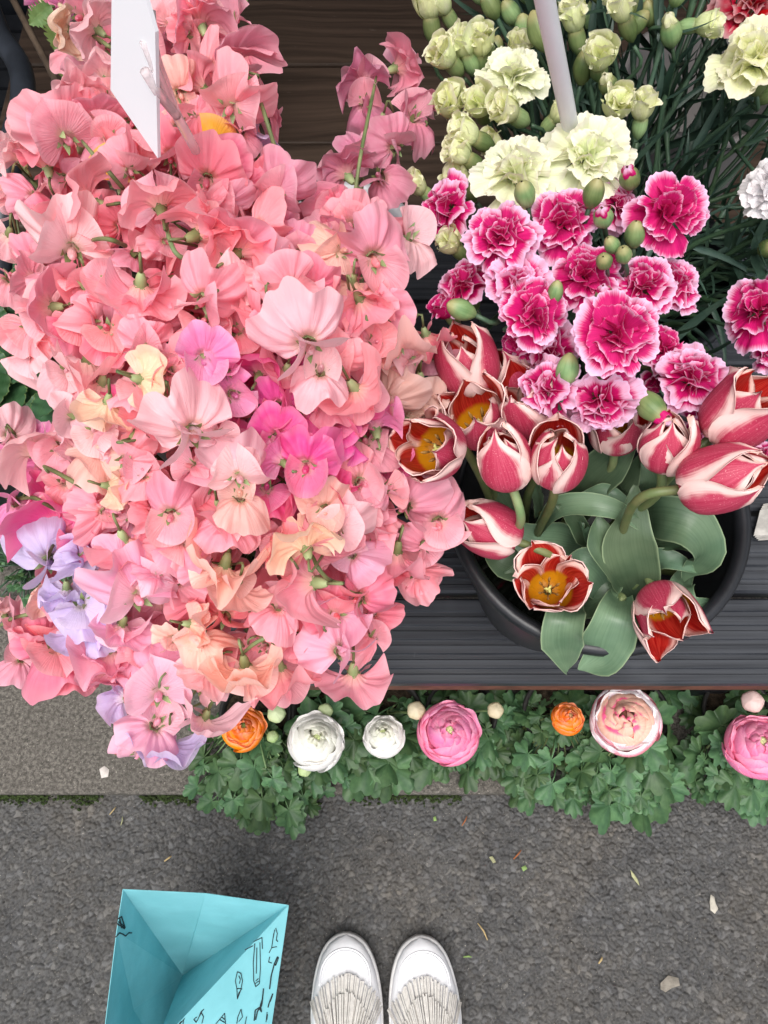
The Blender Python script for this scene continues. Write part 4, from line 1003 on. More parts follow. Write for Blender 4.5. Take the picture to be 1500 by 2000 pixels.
for lab, lv in TLV:
    r0 = Vector((TUB.x, TUB.y, BZ + .012)); c0 = at(*lv[0][0][:3]); base = r0.lerp(Vector((c0.x, c0.y, BZ + .012)), .4)
    t = thing('tulip_shoot', lab, 'tulip leaves', tuple(base), 'leafy tulip shoots in the black bucket')
    m = MB()
    for pts in lv:
        part('leaf', leaf_px(pts), t); q = at(*pts[0][:3]); q2 = at(*pts[1][:3])
        m.tube(spline([base, base.lerp(q, .55) + Vector((0, 0, .03)), q, q.lerp(q2, .25)], 10), [.005] * 6 + [.004, .003, .002, .001], 8)
    part('stem', m.mesh('stem', M_TSTEM), t)
# ------------------------------------------------------------------ ranunculus along the kerb
def ran_profile(k, n):
    s = k / (n - 1)                                      # 0 = outermost, 1 = innermost
    rim = .80 - .70 * s
    return ((.08, .55, .92, 1.0, .97, .88 - .3 * s, rim), (0, .05, .25, .52, .75, .92, 1.0), (.4, .85, 1.1, 1.15, 1.05, .85, .35))
def ran_petal(k, n, mat, seed):
    s = k / (n - 1); R = .030 * (1 - .74 * s); L = .026 + .010 * s
    b = cup_petal(seed, *ran_profile(min(k, n - 1), n), L, R, R * .95, wave=.0012 * (1 - .5 * s), nu=11, nv=11)
    m = MB(); m.grid(b(0)); return m.mesh('petal', mat)
NR = 8
RANP = {key: [[ran_petal(k, NR, mt, 700 + 10 * k + q) for q in range(3)] for k in range(NR)] for key, mt in (('c', M_RAN), ('k', M_PICO))}
for k in (0, 1): RANP['k'][k] = [ran_petal(k, NR, M_PICO2, 790 + q + 3 * k) for q in range(3)]
def ran_flat_petal(mat, seed):                            # outer petals lying open
    g = nprng(seed); p = g.random(4) * 6
    u, v = np.meshgrid(np.linspace(-1, 1, 15), np.linspace(.02, 1, 9)); ph = u * .62
    r = .036 * v * (1 - .12 * np.abs(u) ** 3 + .03 * np.sin(6 * u + p[0]) * v)
    z = .012 * v ** 2 + .002 * v * np.sin(4 * u + p[1]) + .0015 * v ** 3 * np.sin(9 * u + p[2])
    m = MB(); m.grid(np.dstack([r * np.sin(ph), r * np.cos(ph), z])); return m.mesh('petal', mat)
RAN_FLAT = {'c': [ran_flat_petal(M_RAN, 760 + i) for i in range(3)], 'k': [ran_flat_petal(M_PICO2, 770 + i) for i in range(3)]}
def ran_eye():
    m = MB(); m.lathe([(.006, .030), (.0055, .0345), (.0035, .0362), (.0001, .0368)], 14); return m
EYE = {c: ran_eye().mesh('flower', mat_plain('ranunculus_eye_' + c, col, .7, .2, 700., .5, 900., .6, .0008)) for c, col in (('green', (.16, .22, .06)), ('pale', (.55, .62, .30)), ('tan', (.38, .24, .10)), ('dark', (.16, .07, .05)))}
def sepal_bud():
    m = MB(); rows = []
    for s in np.linspace(0, 1, 9):
        r = .0105 * (math.sin(math.pi * (.06 + .80 * s)) ** .8) * (1.0 if s < 1 else .0)
        rows.append([(r * (1 + .05 * math.cos(5 * a)) * math.cos(a), r * (1 + .05 * math.cos(5 * a)) * math.sin(a), .018 * s) for a in np.linspace(0, math.tau, 17)[:-1]])
    m.grid(np.array(rows), UV=np.dstack(np.meshgrid(np.linspace(0, 1, 16), np.linspace(.4, .9, 9))), closed=True); return m.mesh('bud', M_RAN)
RBUD = sepal_bud()
def ran_leaf(seed, L=.034):
    g = nprng(seed); lob = g.uniform(.60, .80); nt = g.integers(3, 5)
    th = np.linspace(-2.5, 2.5, 61); rows = []
    f = np.abs(np.cos(th * 1.5)) ** .38
    tooth = .5 + .5 * np.cos(th * 1.5 * 2 * nt + g.uniform(0, 6))
    R = L * ((1 - lob) + lob * f) * (1 - .20 * tooth ** 2) * (1 - .22 * (np.abs(th) / 2.5) ** 2)
    for s in np.linspace(.05, 1, 8):
        z = -.16 * L * s ** 2 + .10 * L * s * np.cos(th * 3) * .6 + .05 * L * np.sin(th * 7 + seed) * s ** 2
        rows.append(np.stack([R * s * np.sin(th), R * s * np.cos(th) + .2 * L * 0, z], -1))
    uvg = np.dstack(np.meshgrid(np.linspace(0, 1, 61), np.linspace(0, 1, 8)))
    m = MB(); m.grid(np.array(rows), UV=uvg); m.tube([(0, -.03, -.014), (0, -.012, -.003), (0, .002, 0)], [.0014, .0012, .0008], 6)
    return m.mesh('leaf', M_RLEAF)
RLEAF = [ran_leaf(800 + i, [.030, .036, .026, .033, .040, .028][i]) for i in range(6)]
POT = mat_plain('dark_pot', (.018, .017, .016), .6, .3, 30., .3)
def ran_flower(t, px, py, s, z, key, cols, eye, b, e, rng):
    p = at_z(px, py, z); n = (CAM - p).normalized(); i = idir(b); i = (i - n * i.dot(n)).normalized()
    ax = n * math.sin(rad(e)) + i * math.cos(rad(e)); sc = s * depth(p) / F / .059
    mw = frame_z(ax, p - ax * .018 * sc, sc, rng.random() * 6)
    f = part('flower', EYE[eye], t, mw)
    for k in range(NR):
        wob = rng.uniform(-5, 5)
        cnt = (6, 6, 5, 5, 5, 4, 4, 4)[k]
        for q in range(cnt):
            l = mw @ Matrix.Rotation(math.tau * q / cnt + k * .9 + rng.uniform(-.15, .15), 4, 'Z') @ Matrix.Translation((0, 0, .0012 * k)) @ Matrix.Rotation(rad(rng.uniform(-5, 5) - (8 if k < 2 else 2)), 4, 'X') @ Matrix.Rotation(rad(rng.uniform(2, 11) + wob), 4, 'Y') @ Matrix.Scale(rng.uniform(.94, 1.05), 4)
            c = tuple(a * (1 - k / NR) + b_ * k / NR for a, b_ in zip(*cols))
            part('petal', rng.choice(RANP[key][k]), f, l, c)
    for q in range(5):
        l = mw @ Matrix.Rotation(math.tau * q / 5 + rng.uniform(-.2, .2), 4, 'Z') @ Matrix.Rotation(rad(rng.uniform(8, 30)), 4, 'X') @ Matrix.Scale(.98, 4)
        part('petal', rng.choice(RAN_FLAT[key]), f, l, cols[0])
    return p - ax * .018 * sc
OR = (srgb(252, 140, 6), srgb(244, 112, 2)); WH = (srgb(244, 243, 240), srgb(238, 240, 214)); PK = (srgb(250, 146, 188), srgb(246, 128, 176)); PI = ((1, 1, 1), (1, 1, 1))
RANS = [
 ('ranunculus with an orange flower and a leafy mound at the kerb corner', 500, [(476, 1422, 80, .185, 'c', OR, 'green', 0, 84)], [(543, 1398, 36, .17, (.62, .72, .40)), (535, 1442, 24, .16, (.40, .55, .22))], (375, 640, 1385, 1600, 62)),
 ('ranunculus with a big full white flower', 640, [(617, 1446, 104, .19, 'c', WH, 'pale', 20, 80)], [(636, 1388, 30, .165, (.50, .62, .30)), (592, 1500, 28, .15, (.50, .62, .28))], (560, 730, 1340, 1530, 44)),
 ('ranunculus with a small white half open flower', 755, [(750, 1436, 78, .175, 'c', WH, 'pale', -30, 72)], [(812, 1393, 36, .165, (.72, .62, .42))], (690, 830, 1340, 1520, 40)),
 ('ranunculus with a swirled rose pink flower left of the tan bud', 900, [(878, 1432, 114, .19, 'c', PK, 'pale', 10, 82)], [(966, 1388, 32, .165, (.74, .66, .42))], (810, 1000, 1340, 1510, 46)),
 ('ranunculus with a small orange flower in the shade under the bench edge', 1090, [(1110, 1403, 60, .175, 'c', OR, 'tan', 30, 66)], [], (970, 1170, 1345, 1560, 60)),
 ('ranunculus with a cream flower edged in pink and white', 1235, [(1223, 1406, 126, .19, 'k', PI, 'dark', -10, 80)], [], (1120, 1330, 1345, 1575, 62)),
 ('ranunculus with a bright pink flower at the right edge', 1440, [(1484, 1458, 118, .19, 'c', PK, 'pale', 30, 72)], [(1475, 1372, 42, .175, (.85, .62, .58)), (1428, 1478, 24, .15, (.62, .48, .34))], (1310, 1540, 1345, 1565, 58)),
]
rr_ = random.Random(5)
for (lab, cx, fl, bd, (x0, x1, y0, y1, nl)), potl in zip(RANS, ('the orange ranunculus at the kerb corner', 'the big white ranunculus', 'the small white ranunculus', 'the swirled rose pink ranunculus', 'the small shaded orange ranunculus', 'the cream and pink ranunculus', 'the pink ranunculus at the right edge')):
    ps = at_z(cx, 1415, .08); base = Vector((ps.x, ps.y + .015, .028))
    t = thing('ranunculus', lab, 'ranunculus', tuple(base), 'ranunculus along the kerb'); sm = MB()
    crown = base + Vector((0, 0, .055))
    for (px, py, s, z, key, cols, eye, b, e) in fl:
        q = ran_flower(t, px, py, s, z, key, cols, eye, b, e, rr_); sm.tube(spline([crown, crown.lerp(q, .5) + Vector((0, 0, .02)), q], 10), .0024, 7)
    for (px, py, s, z, c) in bd:
        p = at_z(px, py, z); sc = s * depth(p) / F / .021
        part('bud', RBUD, t, frame_z((CAM - p).normalized() + Vector((rr_.uniform(-.3, .3), rr_.uniform(-.3, .3), 0)), p, sc), c)
        sm.tube(spline([crown, crown.lerp(p, .5) + Vector((0, 0, .015)), p], 9), .0019, 7)
    nl = int(nl * 1.25)
    for k in range(nl):
        px, py = rr_.uniform(x0, x1), y0 + (y1 - y0) * rr_.random() ** .8
        if k > nl * .72 : py = rr_.uniform(y0 + (y1 - y0) * .55, y1)
        dxy = math.hypot((px - cx) / (x1 - x0) * 2, (py - (y0 + y1) / 2) / (y1 - y0) * 2)
        if dxy > 1.12: px = cx + (px - cx) * .7; py = (y0 + y1) / 2 + (py - (y0 + y1) / 2) * .85
        z = max(.03 if py > 1545 else .055, .135 - .055 * dxy ** 2 + rr_.uniform(-.035, .015)); p = at_z(px, py, z)
        out = Vector((p.x - crown.x, p.y - crown.y, .0)); o = out.normalized() if out.length > 1e-4 else Vector((1, 0, 0))
        yv = (o + Vector((rr_.uniform(-.5, .5), rr_.uniform(-.5, .5), rr_.uniform(-.35, .30)))).normalized(); nz = (Vector((0, -.15, 1)) + o * .35 + Vector((rr_.uniform(-.7, .7), rr_.uniform(-.7, .7), 0))).normalized()
        mw = frame_yz(yv, nz, p, rr_.uniform(.5, 1.15)); part('leaf', rr_.choice(RLEAF), t, mw)
        q = mw @ Vector((0, -.03, -.014)); sm.tube(spline([crown, crown.lerp(q, .6) + Vector((0, 0, .012)), q], 7), .0013, 5)
    part('stem', sm.mesh('stem', mat_green('ranunculus_stem', (.10, .16, .06), (.16, .23, .09), .5, .05) if 'ranunculus_stem' not in bpy.data.materials else bpy.data.materials['ranunculus_stem']), t)
    pt = thing('plant_pot', 'dark pot half hidden under ' + potl, 'pot', tuple(base), 'pots of the ranunculus')
    m = MB(); m.lathe([(.0001, .028), (.040, .028), (.052, .088), (.055, .088), (.055, .094), (.050, .094), (.047, .084)], 28); part('body', m.mesh('body', POT, Matrix.Translation((base.x, base.y, .0005))), pt)
    m = MB(); m.lathe([(.0001, .082), (.0478, .082)], 24); part('soil', m.mesh('soil', M_SOIL, Matrix.Translation((base.x, base.y, 0))), pt)

# ------------------------------------------------------------------ seedlings on the left
def oval_leaf(seed, L=.05, W=.016, serr=.06):
    g = nprng(seed); rows = []; nt = 9
    for s in np.linspace(0, 1, 26):
        w = W * (math.sin(math.pi * s ** .8) ** .75) * (1 - serr * (1 if int(s * nt * 2) % 2 else -1)) + .0003
        rows.append([(t * w, L * s, .22 * abs(t) * w - .10 * L * s * s + .0012 * math.sin(s * 22) * abs(t)) for t in np.linspace(-1, 1, 7)])
    m = MB(); m.grid(np.array(rows)); return m.mesh('leaf', M_DLEAF)
OL = [oval_leaf(900 + i, [.045, .06, .052][i], [.013, .018, .016][i]) for i in range(3)]
tr = thing('planter_trough', 'black plastic trough of dark leaved seedlings at the left edge', 'planter', (-.56, .62, .028))
TX0, TX1, TY0, TY1 = -.86, -.345, .50, .92
def trough(z0, z1, th=.006):
    m = MB(); m.box(TX0, TX1, TY0, TY0 + th, z0, z1); m.box(TX0, TX1, TY1 - th, TY1, z0, z1); m.box(TX0, TX0 + th, TY0 + th, TY1 - th, z0, z1); m.box(TX1 - th, TX1, TY0 + th, TY1 - th, z0, z1); m.box(TX0 + th, TX1 - th, TY0 + th, TY1 - th, z0, z0 + th); return m
part('body', trough(.0285, .235).mesh('body', M_BLACK), tr)
m = MB(); g = nprng(4); xs, ys = np.meshgrid(np.linspace(TX0 + .007, TX1 - .007, 40), np.linspace(TY0 + .007, TY1 - .007, 34)); m.grid(np.dstack([xs, ys, .20 + .006 * g.random(xs.shape)])); part('soil', m.mesh('soil', M_SOIL), tr)
ro = random.Random(9)
SEED = [('broad leaved seedling with a big pale edged leaf above the trough rim', [(20, 745), (60, 770, 1.5, 100)], 0), ('dark seedling at the left edge under the pale sweet pea', [(25, 400), (10, 380)], 0),
        ('dark seedling beside the salmon sweet pea with olive calyx', [(15, 560), (40, 590)], 0), ('seedling with a brownish leaf behind the yellowish peach sweet pea', [(120, 780), (100, 700)], 0), ('leafy seedling in the gap left of the frilled coral sweet pea', [(20, 650), (50, 690)], 0)]
for lab, ctr, _ in SEED:
    x, y = ctr[0][:2]; c = at_z(x, y, .27); c.x = min(max(c.x, TX0 + .02), TX1 - .02); c.y = min(max(c.y, TY0 + .02), TY1 - .02)
    root = Vector((c.x, c.y, .195)); t = thing('seedling', lab, 'seedling', tuple(root), 'dark seedlings in the black trough'); sm = MB(); sm.tube([root, Vector((c.x, c.y, .285))], .0022, 7)
    for k in range(16):
        a = k * 2.4; zz = .225 + .0045 * k; p = Vector((c.x, c.y, zz)); d = Vector((math.cos(a), math.sin(a), ro.uniform(.0, .5)))
        part('leaf', ro.choice(OL), t, frame_yz(d, Vector((0, 0, 1)), p, ro.uniform(.8, 1.35)))
    part('stem', sm.mesh('stem', M_CSTEM), t)
def big_leaf(name, label, p0, p1, z, W, parent=None, mat=M_DLEAF): pass
bt = thing('seedling', 'single large pale edged leaf lying by the trough rim at the left', 'seedling', tuple(at_z(15, 745, .2)), 'dark seedlings in the black trough')
a, b = at_z(18, 742, .262), at_z(104, 802, .245); lf = oval_leaf(930, .05, .0145, .10)
part('leaf', lf, bt, frame_yz(b - a, Vector((0, -.1, 1)), a, (b - a).length / .05))
a2, b2 = at_z(14, 742, .26), at_z(-30, 800, .245); part('leaf', lf, bt, frame_yz(b2 - a2, Vector((0, -.1, 1)), a2, 1.1))
m = MB(); m.tube([at_z(15, 745, .2), at_z(16, 742, .262)], .002, 7); part('stem', m.mesh('stem', M_CSTEM), bt)
# feathery foliage in front of the trough
for lab, x, y, n in (('feathery grey green plant on the pavement at the left edge', 30, 1085, 70), ('feathery dark green plant behind the orchid pink sweet pea', 125, 985, 70)):
    c = at_z(x, y, .09); root = Vector((c.x, c.y, .028)); t = thing('feathery_plant', lab, 'plant', tuple(root), 'feathery plants left of the bench'); sm = MB()
    for k in range(n):
        a, el = ro.random() * 6.28, ro.uniform(.15, 1.2); d = Vector((math.cos(a) * math.cos(el), math.sin(a) * math.cos(el), math.sin(el))); p = root + d * ro.uniform(.05, .12)
        sm.tube([root, root.lerp(p, .5) + Vector((0, 0, .01)), p], .0012, 5)
        part('leaf', RLEAF[ro.choice((0, 2, 5))], t, frame_yz(d + Vector((0, 0, -.4)), Vector((0, 0, 1)), p, ro.uniform(.35, .6)))
    part('stem', sm.mesh('stem', M_CSTEM), t)
# ------------------------------------------------------------------ dark corner at the top left
M_TUBE = mat_plain('blue_black_metal', (.022, .026, .034), .4, .5, 30., .3)
tp = [at(-40, -40, .92), at(-5, 60, .90), at(38, 130, .88), at(45, 200, .86), at(25, 280, .85), at(8, 400, .85), at(-5, 560, .86)]
m = MB(); m.tube(spline(tp, 28), .0135, 14); 
cr = thing('chair_frame', 'bent blue black metal tube at the left edge', 'chair frame', tuple(at_z(-40, 560, .03)))
part('tube', m.mesh('tube', M_TUBE), cr); m = MB(); m.tube([tp[-1], at_z(-40, 560, .03)], .0132, 14); part('leg', m.mesh('leg', M_TUBE), cr)
m = MB(); m.tube([tp[0], at_z(-260, -200, .03)], .0132, 14); part('leg', m.mesh('leg', M_TUBE), cr)
M_STICK = mat_plain('brown_cane', (.12, .085, .06), .7, .3, 40., .3)
m = MB(); m.tube([at(5, -40, .95), at(105, 150, .93), at(190, 320, .92)], .0042, 8); solo('bamboo_cane', m.mesh('bamboo_cane', M_STICK), 'thin brown cane slanting through the dark top left corner', 'cane')
# black crate added to stand in for the deep shade of the corner
ct = thing('shade_crate', 'added black slatted crate standing in for deep shade at the top left', 'crate', (-.75, 1.12, .028))
for k in range(9):
    m = MB(); y0 = .95 + k * .048; m.box(-1.25, -.64, y0, y0 + .040, .30, .315); part('slat', m.mesh('slat', M_BLACK), ct)
for k in range(4):
    m = MB(); m.box(-1.25, -.64, .935, .949, .03 + k * .07, .085 + k * .07); part('slat', m.mesh('slat', M_BLACK), ct)
m = MB(); m.box(-1.25, -.64, .951, 1.38, .0285, .285); part('lining', m.mesh('lining', M_BLACK), ct)
# brown pot with pink stocks behind the card
M_TAUPE = mat_plain('taupe_clay', (.13, .105, .085), .6, .3, 30., .2)
PZ = .372; pc = at_z(262, 20, .60); pc = Vector((pc.x, pc.y, PZ))
pt = thing('plant_pot', 'taupe pot partly hidden behind the price card at the top left', 'pot', tuple(pc)); m = MB()
m.lathe([(.0001, PZ), (.080, PZ), (.104, .56), (.112, .56), (.113, .582), (.108, .586), (.100, .578), (.096, .55)], 40); part('body', m.mesh('body', M_TAUPE, Matrix.Translation((pc.x, pc.y, .0005))), pt)
m = MB(); m.lathe([(.0001, .553), (.0964, .553)], 24); part('soil', m.mesh('soil', M_SOIL, Matrix.Translation((pc.x, pc.y, 0))), pt)
def petal_small():
    u, v = np.meshgrid(np.linspace(-1, 1, 7), np.linspace(.03, 1, 6)); r = .010 * v; ph = u * .42
    m = MB(); m.grid(np.dstack([r * np.sin(ph) * 1., r * np.cos(ph), .002 * v * (1 - v) * 4 - .0015 * u * u * v])); return m.mesh('petal', M_PEA)
PS = petal_small(); PBALL = None
mb_ = MB(); mb_.lathe([(.0001, -.001), (.003, 0), (.0035, .0015), (.0001, .003)], 10); DISC = mb_.mesh('flower', mat_plain('flower_eye', (.55, .45, .3), .7, .2))
LFG = [oval_leaf(940 + i, .04, .014, .22) for i in range(2)]
MLG = mat_green('bright_leaf', (.10, .19, .05), (.17, .27, .08), .45, .15, .35, 40., True)
for x in LFG: x.materials.clear(); x.materials.append(MLG)
for lab, heads, leaves in (('pink starry plant with toothed leaves left of the price card', [(80, 5), (120, 12), (198, 12), (212, 62), (215, 40)], [(150, 100, 200), (118, 30, 190), (175, 85, 130), (100, 12, 230)]),
                           ('pink starry plant right of the price card at the top edge', [(365, 5), (395, 18), (408, 25), (330, -5), (380, -10)], [(430, 8, 80), (320, 70, 120), (340, 90, 160), (415, -5, 40)])):
    t = thing('starry_plant', lab, 'plant', (pc.x, pc.y, .55), 'starry plants in the taupe pot'); sm = MB(); root = Vector((pc.x, pc.y, .55))
    for (px, py) in heads:
        p = at(px, py, .70); ax = ((CAM - p).normalized() + Vector((ro.uniform(-.5, .5), ro.uniform(-.5, .5), 0))).normalized(); mw = frame_z(ax, p, 1.0, ro.random() * 6)
        f = part('flower', DISC, t, mw)
        for q in range(7): part('petal', PS, f, mw @ Matrix.Rotation(q * math.tau / 7, 4, 'Z') @ Matrix.Rotation(rad(ro.uniform(-10, 25)), 4, 'X') @ Matrix.Scale(ro.uniform(1.1, 1.6), 4), srgb(238, 130, 180))
        sm.tube(spline([root, root.lerp(p, .6) + Vector((0, 0, .02)), p], 8), .0016, 6)
    for (px, py, b) in leaves:
        p = at(px, py, .69); n = (CAM - p).normalized(); d = idir(b); part('leaf', ro.choice(LFG), t, frame_yz(d, n, p, ro.uniform(.6, .8)))
        sm.tube(spline([root, root.lerp(p, .6) + Vector((0, 0, .01)), p], 7), .0014, 6)
    part('stem', sm.mesh('stem', M_STEM), t)
# ------------------------------------------------------------------ price card with clear clip, white pole
M_CARD = mat_plain('white_card', (.82, .82, .86), .45, .4)
def mat_clear():
    k = NM('clear_plastic'); g = k.n('BsdfGlass'); g.inputs['Color'].default_value = (.98, .93, .93, 1); g.inputs['Roughness'].default_value = .25; g.inputs['IOR'].default_value = 1.2
    d = k.n('BsdfDiffuse'); d.inputs[0].default_value = (.95, .86, .87, 1); mx = k.n('MixShader'); mx.inputs[0].default_value = .32
    k.t.links.new(g.outputs[0], mx.inputs[1]); k.t.links.new(d.outputs[0], mx.inputs[2]); k.t.links.new(mx.outputs[0], k.out.inputs[0]); return k.m
M_CLEAR = mat_clear()
def slab(name, P, mat, th=.0022):
    P = [Vector(p) for p in P]; n = (P[1] - P[0]).cross(P[2] - P[0]).normalized() * th; k = len(P); m = MB()
    m.add([tuple(p) for p in P] + [tuple(p + n) for p in P], [list(range(k))[::-1], list(range(k, 2 * k))] + [[i, (i + 1) % k, (i + 1) % k + k, i + k] for i in range(k)], None, 0, False); return m.mesh(name, mat)
cA, cB, cC = at(222, 173, .445), at(314, 306, .455), at(228, -10, .385)
def onplane(px, py):
    nrm = (cB - cA).cross(cC - cA); d = at(px, py, 1.) - CAM; return CAM + d * ((cA - CAM).dot(nrm) / d.dot(nrm))
cd = thing('price_card', 'tall blank white price card standing among the sweet peas', 'price card', tuple(at(330, 330, .52)))
part('card', slab('card', [cA, cB, onplane(310, 60), onplane(285, -30), cC + (onplane(226, -60) - cC)], M_CARD), cd)
m = MB()
cl = thing('clip_holder', 'clear plastic forked clip holder gripping the white card', 'clip holder', tuple(at(385, 295, .50)))
for pts, r in (([(292, 20, .385), (300, 100, .400), (325, 170, .438), (345, 225, .45), (385, 300, .49), (392, 340, .55)], .0030), ([(282, 80, .390), (308, 145, .405), (336, 210, .440)], .0027), ([(282, 138, .400), (310, 182, .415), (345, 226, .449)], .0027)):
    m = MB(); P = spline([at(*p) for p in pts], 14); m.tube(P, r, 10); part('prong', m.mesh('prong', M_CLEAR), cl)
m = MB(); m.tube(spline([at(1040, -160, .40), at(1064, 0, .455), at(1112, 238, .575), at(1125, 330, .66)], 14), .0062, 18)
solo('white_pole', m.mesh('white_pole', M_WHITEP), 'slim white plastic pole rising between the pale green carnations', 'pole')
# yellow fallen petals among the pink blooms
YP = petal_small()
for lab, px, py, sx, b in (('yellow petal caught left below the white price card', 212, 330, 3.6, -60), ('orange yellow petal behind the ruffled bloom right of the card', 418, 265, 3.4, 20)):
    p = at(px, py, pea_depth(px, py) + .012); n = (CAM - p).normalized(); solo('fallen_petal', YP, lab, 'petal', frame_yz(idir(b), n, p - idir(b) * .02, sx), color=srgb(250, 196, 70))
# folded newspaper by the right edge
M_NEWS = mat_plain('newsprint', (.42, .40, .37), .9, .1, 60., .25)
nw = thing('newspaper', 'greyish folded paper at the right edge beside the bucket', 'paper', tuple(at_z(1500, 1010, BZ)))
for k in range(4):
    q = [at_z(1490 - k * 2, 985 + k * 4, BZ + .004 + .004 * k), at_z(1480 - k * 3, 1056 - k * 3, BZ + .004 + .004 * k), at_z(1640, 1045, BZ + .004 + .004 * k), at_z(1640, 965, BZ + .004 + .004 * k)]
    part('sheet', slab('sheet', q, M_NEWS, .0014), nw)

# ------------------------------------------------------------------ turquoise paper bag
def mat_paper():
    k = NM('turquoise_paper'); nz = k.noise(k.obj(), 14., 4.); f = k.noise(k.obj(), 900., 2.)
    col = k.mix(k.ramp(nz, .3, .7), srgb(132, 204, 212), srgb(146, 216, 224)); return k.finish(col, .55, .3, .30, k.bump(k.math('ADD', nz, k.math('MULTIPLY', f, .02)), .5, .010))
M_PAPER = mat_paper(); M_INK = mat_plain('black_ink', (.02, .03, .035), .7, .2)
bg = thing('paper_bag', 'open turquoise paper gift bag with small black drawings', 'bag', tuple(at_z(357, 1920, .003)))
zt = .30
A_, B_ = at_z(240, 1737, zt), at_z(563, 1768, zt - .004); Dn = at_z(192, 2110, zt - .01); C_ = at_z(300, 2052, zt - .03)
Pm = at_z(357, 1905, .006); Q_ = at_z(330, 2090, .006); E_ = at_z(512, 2140, .03); Rm = A_.lerp(B_, .5) + Vector((0, .004, 0)); G_ = at_z(262, 1822, .24)
def sheetm(name, polys, mat=M_PAPER, th=.0005):
    m = MB()
    for P in polys:
        P = [Vector(p) for p in P]; c = sum(P, Vector()) / len(P)
        m.add([tuple(p) for p in P], [list(range(len(P)))], None, 0, False)
    o = m.mesh(name, mat); return o
def solid(o, th=.0007):
    md = o.modifiers.new('paper', 'SOLIDIFY'); md.thickness = th; md.offset = 0; return o
crease = Rm.lerp(Pm, .5) + Vector((0, .006, 0))
solid(part('far_panel', sheetm('far_panel', [[A_, Rm, crease, Pm], [Rm, B_, Pm, crease]]), bg))
gus = A_.lerp(Q_, .45) + Vector((.03, 0, .0)); gl = A_.lerp(Dn, .235) + Vector((-.001, 0, 0)); gm_ = gl.lerp(Q_, .5) + Vector((-.012, 0, .01))
solid(part('side_panel', sheetm('side_panel', [[A_, gl, Pm], [gl, gm_, Pm], [gl, Dn, gm_], [gm_, Dn, Q_], [gm_, Q_, Pm]]), bg))
solid(part('near_lining', sheetm('near_lining', [[B_, C_, Pm], [C_, Q_, Pm]]), bg))
near = part('near_panel', sheetm('near_panel', [[B_ + Vector((.0006, 0, .0006)), at_z(530, 2005, .20), at_z(345, 2002, .284)], [at_z(530, 2005, .20), E_, C_, at_z(345, 2002, .284)]]), bg); solid(near)
# outside walls down to the ground and bottom
bq = [Pm, at_z(470, 1900, .006), at_z(450, 2080, .006), Q_]
solid(part('bottom', sheetm('bottom', [[Vector((p.x, p.y, .0035)) for p in bq]]), bg))
nA, nB, nC = B_ + Vector((.0006, 0, .0006)), at_z(530, 2005, .20), at_z(345, 2002, .284)
nn = (nB - nA).cross(nC - nA).normalized(); nn = nn if nn.dot(CAM - nA) > 0 else -nn
def onbag(px, py, off=.0009):
    d = at(px, py, 1.) - CAM; return CAM + d * ((nA - CAM).dot(nn) / d.dot(nn)) + nn * off
DOOD = {'bird': [[(463, 1897), (470, 1900), (473, 1915), (470, 1932), (463, 1950), (462, 1930), (459, 1915), (463, 1897)], [(466, 1905), (469, 1912), (467, 1920)], [(462, 1930), (471, 1930)], [(463, 1950), (466, 1938), (472, 1930)]],
 'bottle': [[(495, 1838), (511, 1830), (512, 1852)], [(497, 1842), (494, 1880), (495, 1915), (499, 1926), (506, 1920), (508, 1890), (507, 1840)], [(499, 1915), (504, 1910)], [(498, 1920), (505, 1915)], [(478, 1854), (494, 1846)], [(501, 1850), (500, 1900)]],
 'figure': [[(538, 1812), (541, 1822), (539, 1835), (542, 1838)], [(534, 1822), (530, 1850), (525, 1860)], [(530, 1850), (540, 1848)], [(526, 1868), (524, 1878), (530, 1880)], [(536, 1815), (533, 1830)]],
 'brush': [[(541, 1868), (535, 1882), (538, 1884), (543, 1870), (541, 1868)], [(535, 1882), (529, 1905), (526, 1930)]],
 'pen': [[(532, 1940), (525, 1958), (523, 1966)], [(531, 1944), (527, 1955)]],
 'giraffe': [[(514, 1930), (512, 1950), (508, 1962), (510, 1975), (506, 1968), (502, 1975), (499, 1990)], [(512, 1950), (510, 1964), (498, 1972), (496, 1992)], [(513, 1940), (511, 1960)]],
 'plant': [[(398, 1970), (392, 1975), (386, 1990), (382, 1996)], [(392, 1975), (397, 1985), (394, 1997)], [(384, 1985), (378, 1990), (383, 1996)], [(395, 1972), (389, 1984)]],
 'stripes': [[(360, 1988), (350, 2000)], [(358, 1992), (356, 2004)], [(354, 1993), (346, 2003)]],
 'mountain': [[(438, 1978), (420, 2000)], [(438, 1978), (440, 2000)], [(433, 1986), (438, 1990)], [(428, 1990), (438, 1996)]],
 'leaf': [[(470, 1970), (464, 1985), (462, 1998)], [(470, 1970), (473, 1985), (466, 1994)], [(481, 1985), (478, 2000)]], 'dot': [[(521, 1976), (519, 1995)], [(522, 1980), (521, 1990)]]}
for nm, ls in DOOD.items():
    m = MB()
    for l in ls:
        P = [onbag(x, y) for x, y in l]
        for a, b in zip(P[:-1], P[1:]): m.tube([a, b], .00048 if nm not in ('giraffe', 'pen', 'brush') else .0008, 5)
    part('printed_drawing', m.mesh('printed_drawing', M_INK), near)
m = MB()
gp = [[(228, 1795), (236, 1790), (243, 1812), (229, 1806)], [(230, 1800), (240, 1808)], [(232, 1792), (236, 1812)], [(228, 1804), (242, 1814)], [(225, 1830), (232, 1822), (238, 1824), (244, 1828), (250, 1822), (256, 1822)]]
